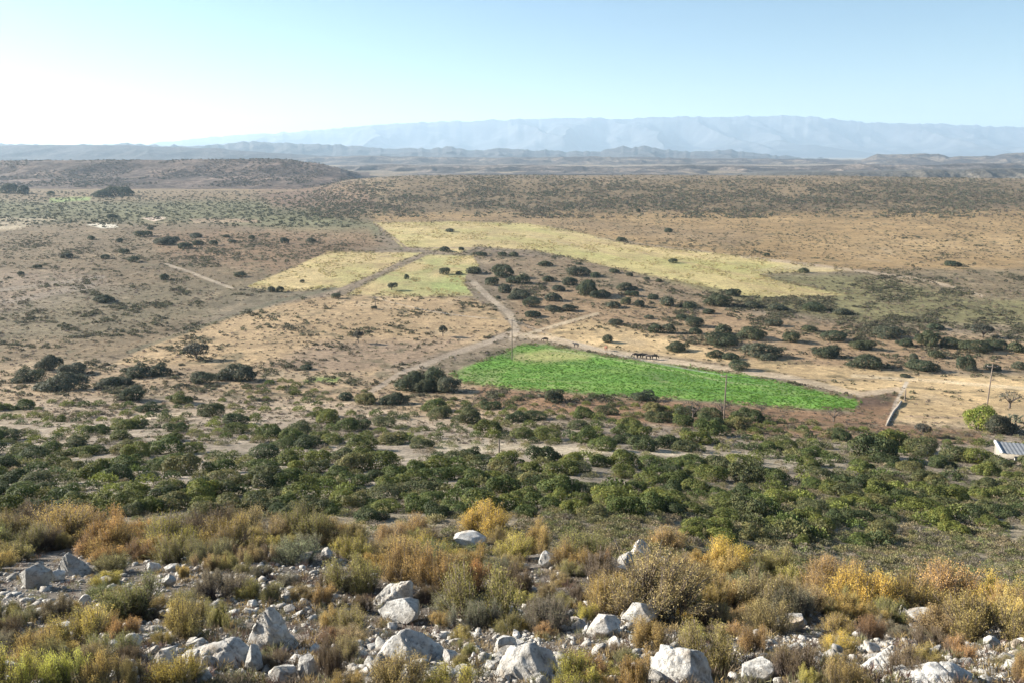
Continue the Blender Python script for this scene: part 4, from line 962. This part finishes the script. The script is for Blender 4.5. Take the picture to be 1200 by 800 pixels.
x, y, z = g1(1060, 469); s = 1/pxm(y, z)
a = Acc(); a.tube([(0, 0, -.2), (.02, 0, 6*s), (0, 0, 13*s)], [.16, .14, .11], 8)
o = link('fence_post', a.mesh('fence_post'), M_pole, label='grey wooden post at the upper end of the low pale wall', category='post'); o.location = (x, y, z)
# low pale wall
pts = [g1(*p) for p in ((1056, 471), (1052, 477), (1047, 483), (1042, 492), (1039, 499))]
V = []; Q = []
for k, (x, y, z) in enumerate(pts):
    for dx, dz in ((-.25, -.2), (-.18, .32), (.18, .32), (.25, -.2)): V.append((x+dx, y, z+dz+.04*rng.normal()))
for k in range(len(pts)-1):
    for e in range(3): Q.append((k*4+e, k*4+e+1, k*4+e+5, k*4+e+4))
Q.append((0, 3, 2, 1)); b0 = (len(pts)-1)*4; Q.append((b0, b0+1, b0+2, b0+3))
link('stone_wall', mesh_from('stone_wall', np.array(V), quads=Q), mat_plain('pale_stone', (.36, .31, .25), .9, 2, .3), label='low pale stone wall between the brown soil and the sand flat', category='wall')

# ------------------------------------------------------------------ farm house at the right edge
x, y, z = g1(1172, 540)
hr = bpy.data.objects.new('farm_house', None); C.objects.link(hr); hr.location = (x, y, z-.45); hr.rotation_euler[2] = -.3
hr['label'] = 'low farm house with grey sheet roof and white gable edge at the right margin'; hr['category'] = 'house'
W, D, h0, h1 = 11.0, 3.3, 1.7, 2.0
a = Acc()
a.add([(0, 0, -.5), (W, 0, -.5), (W, D, -.5), (0, D, -.5), (0, 0, h0), (W, 0, h0), (W, D, h1), (0, D, h1)], Q=[(3, 2, 1, 0), (0, 1, 5, 4), (1, 2, 6, 5), (2, 3, 7, 6), (3, 0, 4, 7)])
link('wall', a.mesh('wall'), mat_plain('plaster', (.33, .30, .25), .9, 2, .2), hr)
a = Acc(); nx = 90; xs = np.linspace(.22, W+.3, nx); rz = .03*np.sin(np.arange(nx)*PI/2)
sl = (h1-h0)/D
Vr = []; 
for yy in (-.35, D+.25):
    for k in range(nx): Vr.append((xs[k], yy, h0+sl*yy+.06+rz[k]))
Vr = np.array(Vr); q = [(k, k+1, nx+k+1, nx+k) for k in range(nx-1)]
a.add(Vr, Q=q); a.add(Vr-np.array([0, 0, .012]), Q=[t[::-1] for t in q])
link('roof', a.mesh('roof'), M_roof, hr)
a = Acc(); a.add([(-.12, -.4, h0+.0), (.22, -.4, h0+.0), (.22, -.4, h0+.14), (-.12, -.4, h0+.14), (-.12, D+.3, h1-.10), (.22, D+.3, h1-.10), (.22, D+.3, h1+.22), (-.12, D+.3, h1+.22)],
                Q=[(0, 1, 2, 3), (7, 6, 5, 4), (3, 2, 6, 7), (0, 3, 7, 4), (1, 5, 6, 2), (0, 4, 5, 1)])
link('gable_edge', a.mesh('gable_edge'), M_white, hr)
f_ = None
for xx in (1.6, 6.2):
    a = Acc(); a.box(xx, xx+1.0, -.05, .02, .6, 1.35); f_ = link('window', a.mesh('window'), M_white, hr)
    a = Acc(); a.box(xx+.08, xx+.92, -.07, -.052, .68, 1.27); link('pane', a.mesh('pane'), M_dark, f_)
a = Acc(); a.box(3.9, 4.8, -.05, .02, -.3, 1.5); dr = link('door', a.mesh('door'), M_door, hr)
a = Acc(); a.tube([(4.0, -.1, .9), (4.05, -.1, .9), (4.12, -.1, .9)], [.02, .02, .02], 6); link('handle', a.mesh('handle'), M_wire, dr)
# prickly pears
def pear_mesh(seed):
    g = np.random.default_rng(seed); a = Acc()
    an = np.linspace(0, 2*PI, 10, endpoint=False)
    def pad(base, d, L, nrm, lvl):
        d = unit(d); sd = unit(np.cross(d, nrm)); n_ = np.cross(sd, d)
        ring = np.array([base+d*L*.5+d*L*.5*math.cos(t)+sd*L*.32*math.sin(t) for t in an])
        V = np.concatenate([ring, [base+d*L*.5+n_*.05*L], [base+d*L*.5-n_*.05*L]])
        T = [(k, (k+1) % 10, 10) for k in range(10)]+[((k+1) % 10, k, 11) for k in range(10)]
        a.add(V, T=T, col=(1, 1, 1))
        if lvl < 4:
            for _ in range(2 if lvl else 3):
                t = g.uniform(-.9, .9); p = base+d*L*(.5+.45*math.cos(t))+sd*L*.3*math.sin(t)
                pad(p, d+sd*math.sin(t)*1.2+g.normal(size=3)*.35, L*g.uniform(.75, .95), unit(g.normal(size=3)), lvl+1)
    for k in range(4): pad(np.array([g.normal()*.15, g.normal()*.15, 0]), np.array([g.normal()*.4, g.normal()*.4, 1]), .25, unit(g.normal(size=3)), 0)
    return a.mesh('prickly_pear')
for k, (px, py, w, lab) in enumerate(((1176, 504, 20, 'grey-green prickly pear between the dark tree and the house'), (1192, 507, 20, 'grey-green prickly pear against the right edge above the roof'), (1188, 494, 18, 'grey-green prickly pear behind the other two'))):
    x, y, z = g1(px, py); me = pear_mesh(40+k); o = link('prickly_pear', me, M_leaf, label=lab, category='cactus', group='prickly pears near the house'); o.location = (x, y, z)
    s = w/pxm(y, z)/1.3; o.scale = (s, s, s*.9); o.color = (.22, .24, .17, 1)

# ------------------------------------------------------------------ grazing cattle (body one continuous skinned mesh)
def cow_mesh(graze=True):
    g = [((-.75, 0, 1.12), .25), ((-.35, 0, 1.10), .31), ((.1, 0, 1.07), .33), ((.5, 0, 1.13), .28), ((.8, 0, 1.2 if not graze else 1.05), .17)]
    hd = [((1.05, 0, .75 if graze else 1.35), .14), ((1.22, 0, .42 if graze else 1.28), .12), ((1.33, 0, .2 if graze else 1.14), .07)]
    V = [a for a, _ in g+hd]; R = [b for _, b in g+hd]; E = [(i, i+1) for i in range(len(V)-1)]
    for sx, i in ((-.62, 0), (.5, 3)):
        for sy in (-1, 1):
            n = len(V); b = .06 if sx < 0 else .02
            V += [(sx, .18*sy, .85), (sx-b, .19*sy, .5), (sx+.02, .19*sy, .22), (sx+.02, .19*sy, .0)]; R += [.14, .075, .05, .055]
            E += [(i, n), (n, n+1), (n+1, n+2), (n+2, n+3)]
    n = len(V); V += [(-.98, 0, 1.15), (-1.04, 0, .8), (-1.03, 0, .45)]; R += [.04, .025, .04]; E += [(0, n), (n, n+1), (n+1, n+2)]
    n = len(V); V += [(1.03, .22, .82 if graze else 1.42), (1.03, -.22, .82 if graze else 1.42)]; R += [.035, .035]; E += [(5, n), (5, n+1)]
    me = bpy.data.meshes.new('cow'); me.from_pydata(V, E, [])
    o = bpy.data.objects.new('tmp', me); C.objects.link(o)
    sk = o.modifiers.new('skin', 'SKIN'); 
    if not me.skin_vertices: me.skin_vertices.new()
    for k, r in enumerate(R): me.skin_vertices[0].data[k].radius = (r, r)
    me.skin_vertices[0].data[2].use_root = True
    ss = o.modifiers.new('sub', 'SUBSURF'); ss.levels = 1; ss.render_levels = 1
    dg = bpy.context.evaluated_depsgraph_get(); m2 = bpy.data.meshes.new_from_object(o.evaluated_get(dg)); bpy.data.objects.remove(o)
    return m2
M_cow = mat_plain('dark_hide', (.045, .032, .026), .7); M_cow2 = mat_plain('red_hide', (.24, .09, .045), .7)
cg = cow_mesh(True); cs_ = cow_mesh(False); cb = cow_mesh(False); cg.materials.append(M_cow); cs_.materials.append(M_cow); cb.materials.append(M_cow2)
for (px, py, me, rz, lab) in ((675, 407, cs_, 2.6, 'dark cow standing alone left of the group on the dirt strip'), (710, 411, cb, -1.4, 'red-brown cow seen end-on, beside the round dark bush'), (745, 419, cg, 2.9, 'leftmost dark cow of the herd above the green field'),
                              (749, 420, cs_, .4, 'second dark cow from the left in the herd above the green field'), (755, 420, cg, 3.3, 'third dark cow from the left in the herd above the green field'), (760, 421, cs_, -.6, 'fourth dark cow from the left in the herd above the green field'),
                              (767, 421, cg, .1, 'rightmost dark cow of the herd above the green field'), (639, 401, cg, 3.0, 'dark cow near the upper left border of the green field')):
    x, y, z = g1(px, py); o = link('cow', me, None, label=lab, category='cow', group='cattle along the upper edge of the green field'); o.location = (x, y, z); o.rotation_euler[2] = rz; o.scale = (1.05,)*3

# ------------------------------------------------------------------ labels for the many
LMP = LM + [('the farm house', 1185, 520), ('the bright yellow-green tree', 1146, 488), ('the green field left end', 545, 440), ('the green field right end', 990, 472), ('the green field middle', 760, 450),
  ('the flat-crowned sand tree', 230, 411), ('the twin dark bushes', 275, 440), ('the sandy field', 440, 395), ('the left stubble field', 370, 318), ('the far stubble field', 600, 275), ('the stubble field tip', 960, 335),
  ('the track junction', 603, 388), ('the lone dark post', 585, 525), ('the dark clump by the green field', 505, 448), ('the winding pale track', 235, 325), ('the left edge thicket', 40, 560),
  ('the cattle herd', 755, 418), ('the umbrella-shaped tree', 1080, 500), ('the pale gap', 700, 530), ('the sand flat', 1080, 465), ('the white bare patches', 140, 262), ('the mesa foot', 80, 226), ('the right slope scrub', 1080, 600), ('the mid crest', 400, 610),
  ('the lower right thicket', 860, 590), ('the lower middle thicket', 520, 570), ('the lower left thicket', 240, 560), ('the low scrubby knoll', 680, 330)]
lx = np.array([l[1] for l in LMP]); ly = np.array([l[2] for l in LMP])
lab = {}
for rec in TH:
    o, px, py, desc, grp, area = rec
    dd = np.hypot(lx-px, (ly-py)*1.6); k = int(np.argmin(dd)); nm = LMP[k][0]
    if not nm.startswith('the '): nm = 'the '+nm
    dx = px-lx[k]; dy = (py-ly[k])*1.6
    if dd[k] < 14: rel = 'at'
    elif abs(dx) > abs(dy)*2.2: rel = 'right of' if dx > 0 else 'left of'
    elif abs(dy) > abs(dx)*2.2: rel = 'below' if dy > 0 else 'above'
    else: rel = ('below' if dy > 0 else 'above')+' and '+('right of' if dx > 0 else 'left of')
    dist = '' if rel == 'at' else ('close ' if dd[k] < 45 else '' if dd[k] < 95 else 'well ')
    lab.setdefault(f'{desc} {dist}{rel} {nm}', []).append(rec)
ordn = ['leftmost', 'second', 'third', 'fourth', 'fifth', 'sixth', 'seventh', 'eighth', 'ninth', 'tenth', 'eleventh', 'twelfth']
for text, recs in lab.items():
    recs.sort(key=lambda r: r[1])
    for i, r in enumerate(recs):
        t = text
        if 1 < len(recs) <= 12: t = (ordn[i] if i == 0 else ordn[i]+' from left')+' '+text
        w = t.split()
        if len(w) > 16: t = t.replace(' and ', ' ', 1).replace(' from left', '', 1)
        for a_ in ('well ', 'close ', 'thicket ', ' from left'):
            if len(t.split()) > 16: t = t.replace(a_, '', 1)
        r[0]['label'] = t; r[0]['group'] = r[4]; r[0]['category'] = r[0].get('category', 'bush')

# ------------------------------------------------------------------ haze
a = Acc(); a.box(-22000, 22000, -3000, 24500, -120, 1010)
hz = link('haze', a.mesh('haze'), None, kind='stuff')
m, nt, out = newmat('haze'); pv = N(nt, 'ShaderNodeVolumePrincipled'); pv.inputs['Density'].default_value = 6.0e-5; pv.inputs['Color'].default_value = (.60, .80, 1.0, 1); pv.inputs['Anisotropy'].default_value = .2
nt.links.new(pv.outputs[0], out.inputs['Volume']); hz.data.materials.append(m)

# ------------------------------------------------------------------ light, sky, camera
SUN_AZ = 71; SUN_EL = 21        # degrees left of the view direction, elevation
world = bpy.data.worlds.new('World'); scene.world = world; world.use_nodes = True; wn = world.node_tree
bg = wn.nodes['Background']; sky = wn.nodes.new('ShaderNodeTexSky'); sky.sky_type = 'NISHITA'; sky.sun_disc = False
sky.sun_elevation = math.radians(SUN_EL); sky.sun_rotation = math.radians(-SUN_AZ); sky.altitude = 600; sky.air_density = 1.0; sky.dust_density = .6; sky.ozone_density = 1.8
tint = wn.nodes.new('ShaderNodeMix'); tint.data_type = 'RGBA'; tint.blend_type = 'MULTIPLY'; tint.inputs[0].default_value = 1; tint.inputs[7].default_value = (.92, 1.03, 1.07, 1)
wn.links.new(sky.outputs[0], tint.inputs[6]); wn.links.new(tint.outputs[2], bg.inputs[0]); bg.inputs[1].default_value = .05
sl_ = bpy.data.lights.new('sun', 'SUN'); sl_.energy = 5.0; sl_.angle = math.radians(.53); sl_.color = (1, .93, .82)
so = bpy.data.objects.new('sun', sl_); C.objects.link(so)
el = math.radians(SUN_EL); az = math.radians(SUN_AZ)
from mathutils import Vector
sd_ = Vector((-math.sin(az)*math.cos(el), math.cos(az)*math.cos(el), math.sin(el)))
so.rotation_euler = sd_.to_track_quat('Z', 'Y').to_euler()
cam = bpy.data.cameras.new('camera'); co = bpy.data.objects.new('camera', cam); C.objects.link(co); scene.camera = co
cam.sensor_width = 36; cam.lens = 36*F/1200; cam.clip_start = .1; cam.clip_end = 80000
co.location = (0, 0, 0); co.rotation_euler = (PI/2-PITCH, 0, 0)
vs = scene.view_settings; vs.view_transform = 'Standard'; vs.look = 'None'; vs.gamma = 1; vs.use_curve_mapping = False; vs.exposure = 1.56
cy = scene.cycles; cy.use_denoising = True; cy.max_bounces = 5; cy.diffuse_bounces = 3; cy.glossy_bounces = 1; cy.transmission_bounces = 2; cy.volume_bounces = 1; cy.transparent_max_bounces = 4
